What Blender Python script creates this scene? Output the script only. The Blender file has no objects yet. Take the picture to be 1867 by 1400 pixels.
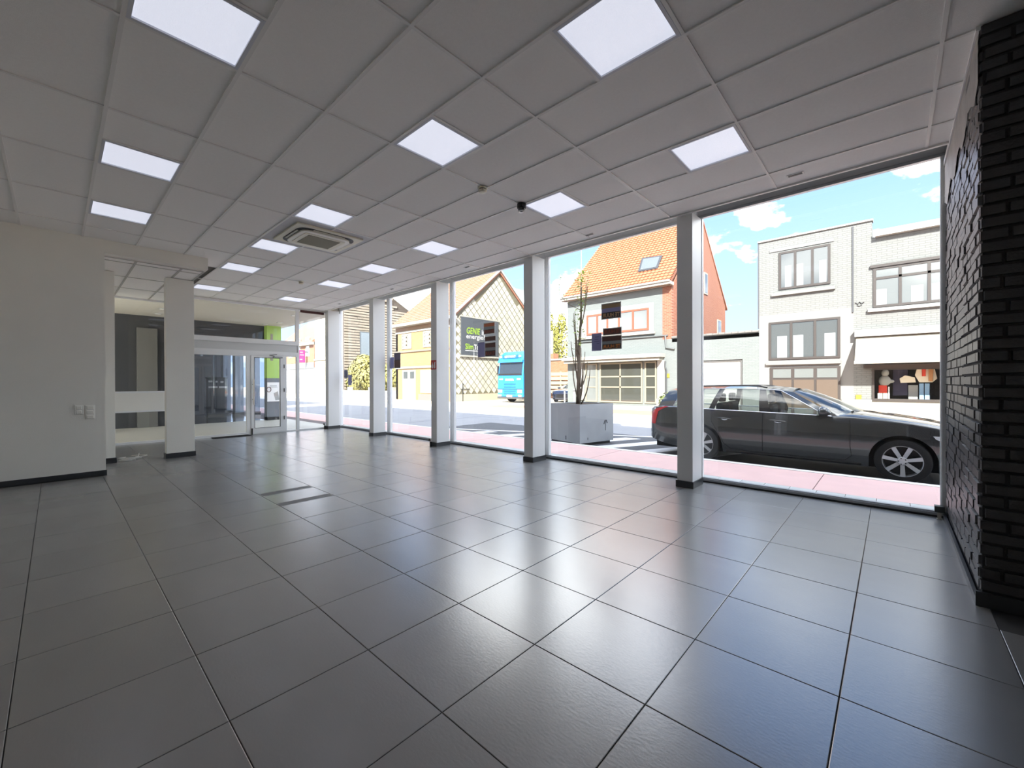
import bpy, bmesh, math, random
import numpy as np
from mathutils import Vector, Matrix
random.seed(7)
SC = bpy.context.scene
COL = SC.collection

# ------------------------------------------------------------------ camera
W, HH, FPX = 1867.0, 1400.0, 759.49
CAMZ = 1.3546
yaw, pitch, roll = 0.83111, -0.00326, -0.00318
_f = np.array([math.sin(yaw)*math.cos(pitch), math.cos(yaw)*math.cos(pitch), math.sin(pitch)])
_r = np.array([math.cos(yaw), -math.sin(yaw), 0.0])
_u = np.cross(_r, _f)
R_ = _r*math.cos(roll) + _u*math.sin(roll)
U_ = -_r*math.sin(roll) + _u*math.cos(roll)
cam = bpy.data.cameras.new('camera'); camo = bpy.data.objects.new('camera', cam); COL.objects.link(camo)
cam.sensor_width = 36.0; cam.sensor_fit = 'HORIZONTAL'; cam.lens = FPX/W*36.0
cam.clip_start = 0.05; cam.clip_end = 500
M4 = Matrix(((R_[0], U_[0], -_f[0], 0), (R_[1], U_[1], -_f[1], 0), (R_[2], U_[2], -_f[2], CAMZ), (0, 0, 0, 1)))
camo.matrix_world = M4
SC.camera = camo

# ------------------------------------------------------------------ light
SC.view_settings.view_transform = 'Standard'; SC.view_settings.look = 'None'
SC.view_settings.gamma = 1.0; SC.view_settings.use_curve_mapping = False
SC.view_settings.exposure = 1.55
SC.cycles.max_bounces = 10; SC.cycles.diffuse_bounces = 6; SC.cycles.glossy_bounces = 4
SC.cycles.transparent_max_bounces = 24; SC.cycles.transmission_bounces = 4
SC.cycles.use_denoising = True
SC.cycles.sample_clamp_indirect = 12.0
SC.cycles.caustics_reflective = False; SC.cycles.caustics_refractive = False

SKY = 1.2
wd = bpy.data.worlds.new('sky'); SC.world = wd; wd.use_nodes = True
nt = wd.node_tree; nt.nodes.clear()
def wn(t, **k):
    n = nt.nodes.new(t)
    for a, b in k.items(): setattr(n, a, b)
    return n
out = wn('ShaderNodeOutputWorld'); bg = wn('ShaderNodeBackground'); bg.inputs['Strength'].default_value = SKY
tc = wn('ShaderNodeTexCoord'); sep = wn('ShaderNodeSeparateXYZ')
nt.links.new(tc.outputs['Generated'], sep.inputs[0])
grad = wn('ShaderNodeValToRGB')
grad.color_ramp.elements[0].position = 0.0; grad.color_ramp.elements[0].color = (0.32, 0.41, 0.55, 1)
grad.color_ramp.elements[1].position = 0.75; grad.color_ramp.elements[1].color = (0.09, 0.18, 0.40, 1)
e = grad.color_ramp.elements.new(0.38); e.color = (0.165, 0.275, 0.48, 1)
nt.links.new(sep.outputs[2], grad.inputs[0])
mp = wn('ShaderNodeMapping'); mp.inputs['Scale'].default_value = (1.0, 1.0, 1.9); mp.inputs['Location'].default_value = (7.7, 6.1, 3.3)
nt.links.new(tc.outputs['Generated'], mp.inputs[0])
nz = wn('ShaderNodeTexNoise'); nz.inputs['Scale'].default_value = 2.9; nz.inputs['Detail'].default_value = 8; nz.inputs['Roughness'].default_value = 0.55
nt.links.new(mp.outputs[0], nz.inputs['Vector'])
cl = wn('ShaderNodeValToRGB')
cl.color_ramp.elements[0].position = 0.495; cl.color_ramp.elements[0].color = (0, 0, 0, 1)
cl.color_ramp.elements[1].position = 0.62; cl.color_ramp.elements[1].color = (1, 1, 1, 1)
nt.links.new(nz.outputs[0], cl.inputs[0])
mx = wn('ShaderNodeMix'); mx.data_type = 'RGBA'
nt.links.new(cl.outputs[0], mx.inputs[0]); nt.links.new(grad.outputs[0], mx.inputs[6]); mx.inputs[7].default_value = (2.6, 2.6, 2.6, 1)
nt.links.new(mx.outputs[2], bg.inputs['Color']); nt.links.new(bg.outputs[0], out.inputs[0])

sun = bpy.data.lights.new('sun_offscreen', 'SUN'); sun.energy = 8.5; sun.angle = 0.0093; sun.color = (1.0, 0.97, 0.925)
suno = bpy.data.objects.new('sun_offscreen', sun); COL.objects.link(suno)
suno.rotation_euler = Vector((1.0, 0.55, -0.80)).to_track_quat('-Z', 'Y').to_euler()
suno.location = (-20, -10, 25)

# ------------------------------------------------------------------ pixel to point (a pixel gives a ray, a known plane the distance)
def ray(x, y): return _f + R_*(x-W/2)/FPX - U_*(y-HH/2)/FPX
def FX(x, y, X):
    d = ray(x, y); t = X/d[0]; return (X, d[1]*t, CAMZ+d[2]*t)
def FY(x, y, Y):
    d = ray(x, y); t = Y/d[1]; return (d[0]*t, Y, CAMZ+d[2]*t)
def FZ(x, y, Z):
    d = ray(x, y); t = (Z-CAMZ)/d[2]; return (d[0]*t, d[1]*t, Z)
def proj(P):
    v = np.array(P, float) - np.array([0, 0, CAMZ]); d = v@_f
    if d < 0.05: return None
    return (W/2+FPX*(v@R_)/d, HH/2-FPX*(v@U_)/d, d)

# ------------------------------------------------------------------ materials
def lin(c):
    return tuple(((v/255.0)/12.92 if v/255.0 <= .04045 else ((v/255.0+.055)/1.055)**2.4) for v in c)
MATS = {}
def M(name, rgb, rough=0.6, metal=0.0, spec=0.5, noise=None, bump=None, emit=None, coat=0.0, vary=0.0, alpha=None, stretch=None):
    """rgb in 0..255 display values. noise=(scale, amount); bump=(scale, strength); vary = per-object brightness spread"""
    if name in MATS: return MATS[name]
    m = bpy.data.materials.new(name); m.use_nodes = True; t = m.node_tree; b = t.nodes['Principled BSDF']
    col = lin(rgb); src = None
    b.inputs['Base Color'].default_value = (*col, 1); b.inputs['Roughness'].default_value = rough
    b.inputs['Metallic'].default_value = metal; b.inputs['Specular IOR Level'].default_value = spec
    b.inputs['Coat Weight'].default_value = coat; b.inputs['Coat Roughness'].default_value = 0.03
    if noise or bump or vary:
        g = t.nodes.new('ShaderNodeNewGeometry')
        vec = g.outputs['Position']
        if stretch:
            mp_ = t.nodes.new('ShaderNodeMapping'); mp_.inputs['Scale'].default_value = stretch
            t.links.new(vec, mp_.inputs[0]); vec = mp_.outputs[0]
    if noise:
        n = t.nodes.new('ShaderNodeTexNoise'); n.inputs['Scale'].default_value = noise[0]; n.inputs['Detail'].default_value = 6
        t.links.new(vec, n.inputs['Vector'])
        r = t.nodes.new('ShaderNodeMapRange'); r.inputs[1].default_value = 0.25; r.inputs[2].default_value = 0.75
        r.inputs[3].default_value = 1-noise[1]; r.inputs[4].default_value = 1+noise[1]
        t.links.new(n.outputs[0], r.inputs[0]); src = r.outputs[0]
    if vary:
        o = t.nodes.new('ShaderNodeObjectInfo'); r2 = t.nodes.new('ShaderNodeMapRange')
        r2.inputs[3].default_value = 1-vary; r2.inputs[4].default_value = 1+vary
        t.links.new(o.outputs['Random'], r2.inputs[0])
        if src:
            mm = t.nodes.new('ShaderNodeMath'); mm.operation = 'MULTIPLY'; t.links.new(src, mm.inputs[0]); t.links.new(r2.outputs[0], mm.inputs[1]); src = mm.outputs[0]
        else: src = r2.outputs[0]
    if src:
        v = t.nodes.new('ShaderNodeVectorMath'); v.operation = 'SCALE'; v.inputs[0].default_value = col
        t.links.new(src, v.inputs['Scale']); t.links.new(v.outputs[0], b.inputs['Base Color'])
    if bump:
        n2 = t.nodes.new('ShaderNodeTexNoise'); n2.inputs['Scale'].default_value = bump[0]; n2.inputs['Detail'].default_value = 4
        t.links.new(vec, n2.inputs['Vector'])
        bp = t.nodes.new('ShaderNodeBump'); bp.inputs['Strength'].default_value = bump[1]; bp.inputs['Distance'].default_value = 0.01
        t.links.new(n2.outputs[0], bp.inputs['Height']); t.links.new(bp.outputs[0], b.inputs['Normal'])
    if emit:
        b.inputs['Emission Color'].default_value = (*lin(emit[0]), 1); b.inputs['Emission Strength'].default_value = emit[1]
    MATS[name] = m
    return m
def brickmat(name, rgb, rgb2, mortar, plane='YZ', bw=.22, bh=.07, mort=.012, rough=.8, bumpd=.6):
    """distant brickwork: joints a few pixels apart"""
    m = bpy.data.materials.new(name); m.use_nodes = True; t = m.node_tree; b = t.nodes['Principled BSDF']
    b.inputs['Roughness'].default_value = rough; b.inputs['Specular IOR Level'].default_value = .2
    g = t.nodes.new('ShaderNodeNewGeometry'); s = t.nodes.new('ShaderNodeSeparateXYZ'); c = t.nodes.new('ShaderNodeCombineXYZ')
    t.links.new(g.outputs['Position'], s.inputs[0])
    a, bb = {'YZ': (1, 2), 'XZ': (0, 2)}[plane]
    t.links.new(s.outputs[a], c.inputs[0]); t.links.new(s.outputs[bb], c.inputs[1])
    k = t.nodes.new('ShaderNodeTexBrick'); k.inputs['Scale'].default_value = 1; k.inputs['Brick Width'].default_value = bw; k.inputs['Row Height'].default_value = bh
    k.inputs['Mortar Size'].default_value = mort; k.inputs['Mortar Smooth'].default_value = .2
    k.inputs['Color1'].default_value = (*lin(rgb), 1); k.inputs['Color2'].default_value = (*lin(rgb2), 1); k.inputs['Mortar'].default_value = (*lin(mortar), 1)
    t.links.new(c.outputs[0], k.inputs['Vector']); t.links.new(k.outputs['Color'], b.inputs['Base Color'])
    bp = t.nodes.new('ShaderNodeBump'); bp.inputs['Strength'].default_value = bumpd; bp.inputs['Distance'].default_value = .02; bp.invert = True
    t.links.new(k.outputs['Fac'], bp.inputs['Height']); t.links.new(bp.outputs[0], b.inputs['Normal'])
    MATS[name] = m; return m
def glassmat(name, tint=(0.96, 0.98, 0.97), f0=0.045, rough=0.0, gain=0.95):
    m = bpy.data.materials.new(name); m.use_nodes = True; t = m.node_tree; t.nodes.clear()
    o = t.nodes.new('ShaderNodeOutputMaterial'); mix = t.nodes.new('ShaderNodeMixShader')
    tr = t.nodes.new('ShaderNodeBsdfTransparent'); tr.inputs[0].default_value = (*tint, 1)
    gl = t.nodes.new('ShaderNodeBsdfGlossy'); gl.inputs['Roughness'].default_value = rough; gl.inputs['Color'].default_value = (1, 1, 1, 1)
    lw = t.nodes.new('ShaderNodeLayerWeight'); lw.inputs['Blend'].default_value = 0.5
    pw = t.nodes.new('ShaderNodeMath'); pw.operation = 'POWER'; pw.inputs[1].default_value = 5
    ml = t.nodes.new('ShaderNodeMath'); ml.operation = 'MULTIPLY_ADD'; ml.inputs[1].default_value = gain-f0; ml.inputs[2].default_value = f0
    t.links.new(lw.outputs['Facing'], pw.inputs[0]); t.links.new(pw.outputs[0], ml.inputs[0]); t.links.new(ml.outputs[0], mix.inputs[0])
    t.links.new(tr.outputs[0], mix.inputs[1]); t.links.new(gl.outputs[0], mix.inputs[2]); t.links.new(mix.outputs[0], o.inputs[0])
    MATS[name] = m; return m

# ------------------------------------------------------------------ mesh helpers
class MB:
    def __init__(s): s.v = []; s.f = []
    def box(s, x0, x1, y0, y1, z0, z1):
        n = len(s.v)
        s.v += [(x0,y0,z0),(x1,y0,z0),(x1,y1,z0),(x0,y1,z0),(x0,y0,z1),(x1,y0,z1),(x1,y1,z1),(x0,y1,z1)]
        s.f += [(n,n+3,n+2,n+1),(n+4,n+5,n+6,n+7),(n,n+1,n+5,n+4),(n+1,n+2,n+6,n+5),(n+2,n+3,n+7,n+6),(n+3,n,n+4,n+7)]
        return s
    def poly(s, pts):
        n = len(s.v); s.v += [tuple(p) for p in pts]; s.f.append(tuple(range(n, n+len(pts)))); return s
    def prism(s, pts, d):
        """closed polygon pts extruded by vector d"""
        n = len(s.v); k = len(pts); d = np.array(d, float)
        s.v += [tuple(p) for p in pts] + [tuple(np.array(p)+d) for p in pts]
        s.f += [tuple(range(n+k-1, n-1, -1)), tuple(range(n+k, n+2*k))]
        for i in range(k): j = (i+1) % k; s.f.append((n+i, n+j, n+k+j, n+k+i))
        return s
    def tube(s, path, r, n=8, cap=True):
        path = [np.array(p, float) for p in path]; rs = r if hasattr(r, '__len__') else [r]*len(path)
        base = len(s.v); ref = None
        for i, p in enumerate(path):
            d = path[min(i+1, len(path)-1)] - path[max(i-1, 0)]; d = d/(np.linalg.norm(d)+1e-9)
            if ref is None:
                a = np.array([0, 0, 1.0]) if abs(d[2]) < .9 else np.array([1.0, 0, 0])
                ref = np.cross(d, a)
            ref = ref - d*(ref@d); ref = ref/(np.linalg.norm(ref)+1e-9); q = np.cross(d, ref)
            for k in range(n):
                t = 2*math.pi*k/n; s.v.append(tuple(p+rs[i]*(math.cos(t)*ref+math.sin(t)*q)))
        for i in range(len(path)-1):
            for k in range(n):
                a = base+i*n+k; b = base+i*n+(k+1) % n; s.f.append((a, b, b+n, a+n))
        if cap:
            s.f.append(tuple(base+k for k in range(n-1, -1, -1))); s.f.append(tuple(base+(len(path)-1)*n+k for k in range(n)))
        return s
    def lathe(s, prof, c=(0,0,0), axis='z', n=24):
        """prof: (radius, offset along axis) list, closed with caps where radius>0"""
        base = len(s.v); c = np.array(c, float)
        ax = {'x': (1,2,0), 'y': (2,0,1), 'z': (0,1,2)}[axis]
        for r, h in prof:
            for k in range(n):
                t = 2*math.pi*k/n; p = [0,0,0]; p[ax[0]] = r*math.cos(t); p[ax[1]] = r*math.sin(t); p[ax[2]] = h
                s.v.append(tuple(c+np.array(p)))
        for i in range(len(prof)-1):
            for k in range(n):
                a = base+i*n+k; b = base+i*n+(k+1) % n; s.f.append((a, b, b+n, a+n))
        s.f.append(tuple(base+k for k in range(n-1, -1, -1))); s.f.append(tuple(base+(len(prof)-1)*n+k for k in range(n)))
        return s
    def grid(s, P):
        """P: rows x cols of points"""
        base = len(s.v); nr, nc = len(P), len(P[0])
        for row in P: s.v += [tuple(p) for p in row]
        for i in range(nr-1):
            for j in range(nc-1):
                a = base+i*nc+j; s.f.append((a, a+1, a+nc+1, a+nc))
        return s
    def mesh(s, name, mat=None, off=(0,0,0), smooth=False, recalc=True):
        me = bpy.data.meshes.new(name)
        me.from_pydata([(p[0]-off[0], p[1]-off[1], p[2]-off[2]) for p in s.v], [], s.f)
        if recalc:
            bm = bmesh.new(); bm.from_mesh(me); bmesh.ops.recalc_face_normals(bm, faces=bm.faces); bm.to_mesh(me); bm.free()
        if mat: me.materials.append(mat)
        if smooth:
            me.polygons.foreach_set('use_smooth', [True]*len(me.polygons))
        me.update(); return me
    def build(s, name, mat, parent=None, smooth=False, bevel=0, recalc=True, **tags):
        off = WL(parent) if parent else (0,0,0)
        o = bpy.data.objects.new(name, s.mesh(name, mat, off, smooth, recalc)); COL.objects.link(o); o.parent = parent
        if bevel:
            md = o.modifiers.new('bevel', 'BEVEL'); md.width = bevel; md.segments = 2; md.limit_method = 'ANGLE'
        if smooth == 2:
            md = o.modifiers.new('edges', 'EDGE_SPLIT'); md.split_angle = math.radians(35)
        tag(o, **tags); return o
def WL(o):
    v = Vector((0,0,0))
    while o is not None: v = v + o.location; o = o.parent
    return v
def tag(o, label=None, category=None, group=None, kind=None):
    for k, v in (('label', label), ('category', category), ('group', group), ('kind', kind)):
        if v: o[k] = v
    return o
def thing(name, label, cat, loc, group=None, kind=None):
    o = bpy.data.objects.new(name, None); COL.objects.link(o); o.location = loc; o.empty_display_size = .1
    return tag(o, label, cat, group, kind)
def box(name, mat, x0, x1, y0, y1, z0, z1, parent=None, bevel=0, **tags):
    return MB().box(x0, x1, y0, y1, z0, z1).build(name, mat, parent, bevel=bevel, **tags)
def inst(name, me, parent, loc, scale=(1,1,1), rot=(0,0,0)):
    o = bpy.data.objects.new(name, me); COL.objects.link(o); o.parent = parent
    p = WL(parent) if parent else Vector((0,0,0)); o.location = Vector(loc)-p; o.scale = scale; o.rotation_euler = rot
    return o
_tm = {}
def text_pts(s, bold=0.0):
    if (s, bold) in _tm: return _tm[(s, bold)]
    cu = bpy.data.curves.new('t', 'FONT'); cu.body = s; cu.extrude = 0.0; cu.offset = bold; cu.resolution_u = 3
    o = bpy.data.objects.new('t', cu); COL.objects.link(o)
    dg = bpy.context.evaluated_depsgraph_get(); dg.update()
    me = bpy.data.meshes.new_from_object(o.evaluated_get(dg))
    v = np.array([x.co[:] for x in me.vertices]); f = [tuple(p.vertices) for p in me.polygons]
    bpy.data.objects.remove(o); bpy.data.curves.remove(cu); bpy.data.meshes.remove(me)
    v[:, 0] -= v[:, 0].min(); v[:, 1] -= v[:, 1].min()
    _tm[(s, bold)] = (v, f); return v, f
def text(name, s, mat, origin, right, up, width, height, parent, bold=0.02, shear=0.0, **tags):
    """flat lettering: origin = start of baseline, fitted into width x height"""
    v, f = text_pts(s, bold); ex = v[:, 0].max(); ey = v[:, 1].max()
    r = np.array(right, float); u = np.array(up, float); o = np.array(origin, float)
    mb = MB(); mb.v = [tuple(o + r*(a[0]/ex*width + shear*a[1]/ey*height) + u*(a[1]/ey*height)) for a in v]; mb.f = list(f)
    return mb.build(name, mat, parent, recalc=False, **tags)
def pchip(xs, ys, x):
    xs = np.array(xs, float); ys = np.array(ys, float); h = np.diff(xs); d = np.diff(ys)/h
    m = np.zeros(len(xs)); m[0] = d[0]; m[-1] = d[-1]
    for i in range(1, len(xs)-1):
        m[i] = 0 if d[i-1]*d[i] <= 0 else 2*d[i-1]*d[i]/(d[i-1]+d[i])
    x = np.clip(np.atleast_1d(np.array(x, float)), xs[0], xs[-1]); k = np.clip(np.searchsorted(xs, x)-1, 0, len(xs)-2)
    t = (x-xs[k])/h[k]; return (2*t**3-3*t**2+1)*ys[k]+(t**3-2*t**2+t)*h[k]*m[k]+(-2*t**3+3*t**2)*ys[k+1]+(t**3-t**2)*h[k]*m[k+1]
# ================================================================== ROOM
H = 3.4926
XB = -1.7                                   # unseen wall, drawn in close to bounce light into the room
YB = -3.0                                   # unseen wall behind the viewer, also set close for bounce
TP, TX, TY = 0.6, 1.065, 0.1674           # floor tile pitch and origin
CM, CA, CX, CY = 0.58684, 1.18036, 1.44597, 2.12752   # ceiling grid pitch (X, Y) and origin
XG = 5.97                                   # glass line of the street front
YD = 12.6                                   # entrance wall
COLY = [1.87, 4.495, 7.13, 9.74, 12.33]
white = M('white_paint', (236, 235, 228), .55, noise=(3, .015), bump=(160, .12))
plaster = M('textured_white_plaster', (238, 237, 230), .7, noise=(2, .02), bump=(240, .35))
colpaint = M('column_paint', (226, 228, 228), .35, noise=(2, .015))
plinth = M('dark_tile_plinth', (52, 54, 57), .35, noise=(8, .12))
alu = M('white_aluminium', (232, 234, 235), .32)
alug = M('grey_aluminium', (170, 174, 178), .3, metal=.35)
blackg = M('plain_black', (12, 12, 13), .5)
glass = glassmat('window_glass', (.93, .95, .94), f0=.05)
glass_d = glassmat('entrance_glass', (.93, .95, .94), f0=.05)

# ---- floor
tilem = M('grey_floor_tile', (126, 126, 125), .26, spec=.6, noise=(1.6, .10), bump=(90, .05), vary=.05, stretch=(1, .45, 1))
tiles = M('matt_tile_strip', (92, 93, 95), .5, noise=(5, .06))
tilem.node_tree.nodes['Principled BSDF'].inputs['IOR'].default_value = 2.4
grout = M('dark_grout', (44, 44, 44), .9)
floor = box('floor', grout, XB, 5.93, YB, YD+.05, -.16, -.005, kind='structure', label='floor of large grey square tiles with thin dark joints', category='floor')
tm_ = MB()
c_ = .004
tm_.v = [(-.5,-.5,-.005),(.5,-.5,-.005),(.5,.5,-.005),(-.5,.5,-.005),(-.5,-.5,-.0012),(.5,-.5,-.0012),(.5,.5,-.0012),(-.5,.5,-.0012),(-.5+c_,-.5+c_,0),(.5-c_,-.5+c_,0),(.5-c_,.5-c_,0),(-.5+c_,.5-c_,0)]
tm_.f = [(0,3,2,1),(8,9,10,11)]+[(a,(a+1)%4,4+(a+1)%4,4+a) for a in range(4)]+[(4+a,4+(a+1)%4,8+(a+1)%4,8+a) for a in range(4)]
tile_me = tm_.mesh('tile', tilem)
cells = []
for i in range(-12, 9):
    for j in range(-17, 22):
        x0, x1 = max(TX+TP*i, XB), min(TX+TP*(i+1), 5.93); y0, y1 = max(TY+TP*j, YB), min(TY+TP*(j+1), YD+.04)
        if x1-x0 < .02 or y1-y0 < .02: continue
        cx, cy = (x0+x1)/2, (y0+y1)/2
        if cx > 3.76 and cy < -.45: continue
        if cy > 8.65 and cx < .2: continue
        q = [proj((a, b, 0)) for a in (x0, x1) for b in (y0, y1)]
        vis = 0
        if all(q):
            xs = [p[0] for p in q]; ys = [p[1] for p in q]
            w_ = min(max(xs), W)-max(min(xs), 0); h_ = min(max(ys), HH)-max(min(ys), 0)
            if w_ > 0 and h_ > 0: vis = w_*h_
        cells.append((vis, x0, x1, y0, y1))
cells.sort(reverse=True)
rest = MB()
for n, (vis, x0, x1, y0, y1) in enumerate(cells):
    gx, gy = .0038, .0038
    if n < 285 and vis > 0:
        inst('tile', tile_me, floor, ((x0+x1)/2, (y0+y1)/2, random.uniform(-.0004, .0003)), (x1-x0-gx, y1-y0-gy, 1))
    else:
        rest.box(x0+gx/2, x1-gx/2, y0+gy/2, y1-gy/2, -.005, 0)
rest.build('outer_tiles', tilem, floor, kind='stuff')
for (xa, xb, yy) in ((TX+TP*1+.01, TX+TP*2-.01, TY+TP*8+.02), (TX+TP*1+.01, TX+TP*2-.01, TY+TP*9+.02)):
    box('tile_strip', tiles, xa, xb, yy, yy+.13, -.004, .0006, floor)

# ---- ceiling grid
pan = M('mineral_ceiling_panel', (249, 248, 245), .85, noise=(40, .02), bump=(300, .18), vary=.02)
rail = M('white_ceiling_rail', (236, 235, 232), .45)
diff = M('light_diffuser', (225, 227, 240), .35, emit=((236, 240, 255), .24), bump=(220, .3))
LF = M('light_frame', (214, 217, 224), .4)
ceil = box('ceiling', M('ceiling_void', (120, 118, 115), .9), XB, 5.40, YB, YD+.05, H+.025, H+.16, kind='structure', label='suspended ceiling of white mineral panels in a white metal grid', category='ceiling')
lights = {(-2, .5), (1, -1), (1, .5), (4, -1), (-2, 2.5), (1, 2.5), (4, .5), (-2, 4), (1, 4), (4, 2.5), (4, 4), (4, 5.5), (4, 7.5), (1, 5.5), (1, 7.5)}
XR, YR = 1.77, 8.65                       # dropped ceiling over the recess
pan_me = MB().box(-.5, .5, -.5, .5, 0, 1).mesh('ceiling_panel', pan)
XS = [CX+CM*m for m in range(-13, 7)]; XS = [x for x in XS if x > XB+.05]; XS = [XB]+XS+[5.40]
YS = [CY+CA*k for k in range(-10, 9)]; YS = [y for y in YS if y > YB+.05]; YS = [YB]+YS+[YD+.04]
def put_panel(x0, x1, y0, y1):
    if x0 < XR-.05 and y0 > YR-.1: return
    if y0 < YR < y1-.05 and x1 < XR+.05: y1 = YR
    if y1-y0 < .03 or x1-x0 < .03: return
    if x0 > 3.8 and y1 < -.4: return
    inst('ceiling_panel', pan_me, ceil, ((x0+x1)/2, (y0+y1)/2, H+.006), (x1-x0-.002, y1-y0-.002, .018))
LROOTS = []
def put_light(x0, x1, y0, y1, lab):
    t = thing('ceiling_light', lab, 'ceiling light', ((x0+x1)/2, (y0+y1)/2, H+.004), 'square light panels in the ceiling grid')
    fr = MB(); w = .022
    fr.box(x0, x1, y0, y0+w, H-.004, H+.02).box(x0, x1, y1-w, y1, H-.004, H+.02).box(x0, x0+w, y0+w, y1-w, H-.004, H+.02).box(x1-w, x1, y0+w, y1-w, H-.004, H+.02)
    fr.build('frame', LF, t)
    MB().box(x0+w, x1-w, y0+w, y1-w, H+.008, H+.016).build('diffuser', diff, t)
lamps = sorted(lights)
_lp = 'square white ceiling light, '
llab = {(1, 2.5): _lp+'touching the air conditioner on its side away from the door', (1, 4): _lp+'touching the air conditioner on its entrance side',
        (4, .5): _lp+'touching the black dome camera', (4, -1): _lp+'in the window row between dome camera and brick pier',
        (4, 2.5): _lp+'in the window row, first past the dome camera', (4, 4): _lp+'in the window row, second past the dome camera',
        (4, 5.5): _lp+'in the window row, third past the dome camera', (4, 7.5): _lp+'last of the window row, above the entrance glazing',
        (1, .5): _lp+'second from the air conditioner, between it and the dome camera', (1, -1): _lp+'third from the air conditioner, towards the brick pier',
        (1, 5.5): _lp+'in the air conditioner row, beside the lowered ceiling box', (1, 7.5): _lp+'last of the air conditioner row, by the fanlight',
        (-2, 4): _lp+'next to the white textured wall', (-2, 2.5): _lp+'second from the white textured wall', (-2, .5): _lp+'third from the white textured wall'}
ACX, ACY = 2.63, 6.26
for a in range(len(XS)-1):
    for b in range(len(YS)-1):
        x0, x1, y0, y1 = XS[a], XS[a+1], YS[b], YS[b+1]
        m = round((x0-CX)/CM); k = round((y0-CY)/CA)
        if m in (1, 2) and k == 3: continue           # air conditioner bay
        hit = [L for L in lights if L[0] == m and math.floor(L[1]) == k and abs(x0-(CX+CM*m)) < .01]
        if hit and abs(y1-y0-CA) < .05:
            s = hit[0][1]; yl0 = CY+CA*s; ymid = (y0+y1)/2
            put_light(x0+.012, x1-.012, yl0+.012, yl0+CA/2-.012, llab.get(hit[0], 'square light panel in the ceiling behind the viewer'))
            if s > k+.1: put_panel(x0, x1, y0, ymid)
            else: put_panel(x0, x1, ymid, y1)
            box('grid_rail', rail, x0+.01, x1-.01, ymid-.011, ymid+.011, H-.002, H+.005, ceil)
        else:
            put_panel(x0, x1, y0, y1)
for x in XS[1:-1]:
    ye = YR if x < XR+.02 else YD+.04
    ys = -.4 if x > 3.8 else YB
    box('grid_rail', rail, x-.012, x+.012, ys, ye, H-.003, H+.006, ceil)
for y in YS[1:-1]:
    xs = XR if y > YR else XB
    xe = 3.76 if y < -.4 else 5.40
    m0 = None
    if abs(y-(CY+CA*3)) < .01 or abs(y-(CY+CA*4)) < .01: pass
    box('grid_rail', rail, xs, xe, y-.011, y+.011, H-.0025, H+.0055, ceil)
box('edge_trim', rail, 5.385, 5.415, -.4, YD, H-.012, H+.03, ceil)

# dropped ceiling over the recess by the entrance
c2 = box('ceiling.001', plaster, .5, XR, YR, YD+.05, 3.30, H+.02, kind='structure', label='lowered ceiling box over the entrance recess, white with a panel grid', category='ceiling')
ZR = 3.30
xsr = [.5, .87, 1.44, XR-.03]; ysr = [YR+.16, 9.03, 10.2, 11.4, YD+.03]
for a in range(3):
    for b in range(4):
        inst('ceiling_panel', pan_me, c2, ((xsr[a]+xsr[a+1])/2, (ysr[b]+ysr[b+1])/2, ZR-.012), (xsr[a+1]-xsr[a]-.004, ysr[b+1]-ysr[b]-.004, .012))
rg = M('grey_ceiling_rail', (186, 185, 180), .5)
for x in xsr[1:]: box('grid_rail', rg, x-.014, x+.014, ysr[0], ysr[-1], ZR-.02, ZR-.012, c2)
for y in ysr[:-1]: box('grid_rail', rg, .5, XR-.03, y-.008, y+.008, ZR-.0195, ZR-.012, c2)

# ---- walls
box('wall_left', plaster, XB, .5, 8.65, 8.80, 0, H+.02, kind='structure', label='white textured plaster wall ending at the entrance recess', category='wall')
box('baseboard_left', plinth, XB, .512, 8.638, 8.65, 0, .075, kind='structure', label='dark grey tile baseboard along the white plaster wall', category='baseboard')
box('wall_recess', white, .22, .30, 8.8, YD-.06, 0, 3.45, kind='structure', label='white side wall inside the entrance recess', category='wall')
box('wall_back', plaster, XB-.12, XB, YB, 8.8, 0, H+.02, kind='structure', label='white plaster wall at the back of the room', category='wall')
box('wall_side', plaster, XB, 3.76, YB-.06, YB+.04, 0, H+.02, kind='structure', label='white plaster wall behind the viewer', category='wall')
def column(x0, x1, y0, y1, z1, mat, label, ph=.085):
    c = box('column', mat, x0, x1, y0, y1, 0, z1, bevel=.004, kind='structure', label=label, category='column')
    box('plinth', plinth, x0-.014, x1+.014, y0-.014, y1+.014, 0, ph, c)
    return c
clab = ['white square column between window frames, nearest the brick pier', 'white square column beside the planter window', 'white square column carrying the red fire sign',
        'white square column between the fire sign column and the corner', 'white square column in the corner with the entrance glazing']
cols = [column(5.445, 5.78, y, y+.195, H+.02, colpaint, clab[i]) for i, y in enumerate(COLY)]
column(1.35, 1.762, 9.69, 9.88, ZR-.02, plaster, 'wide white plaster pillar standing free in the entrance recess', .09)
column(.302, .69, 9.86, 10.1, ZR-.02, plaster, 'white plaster pillar half hidden by the end of the textured wall', .09)

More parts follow.
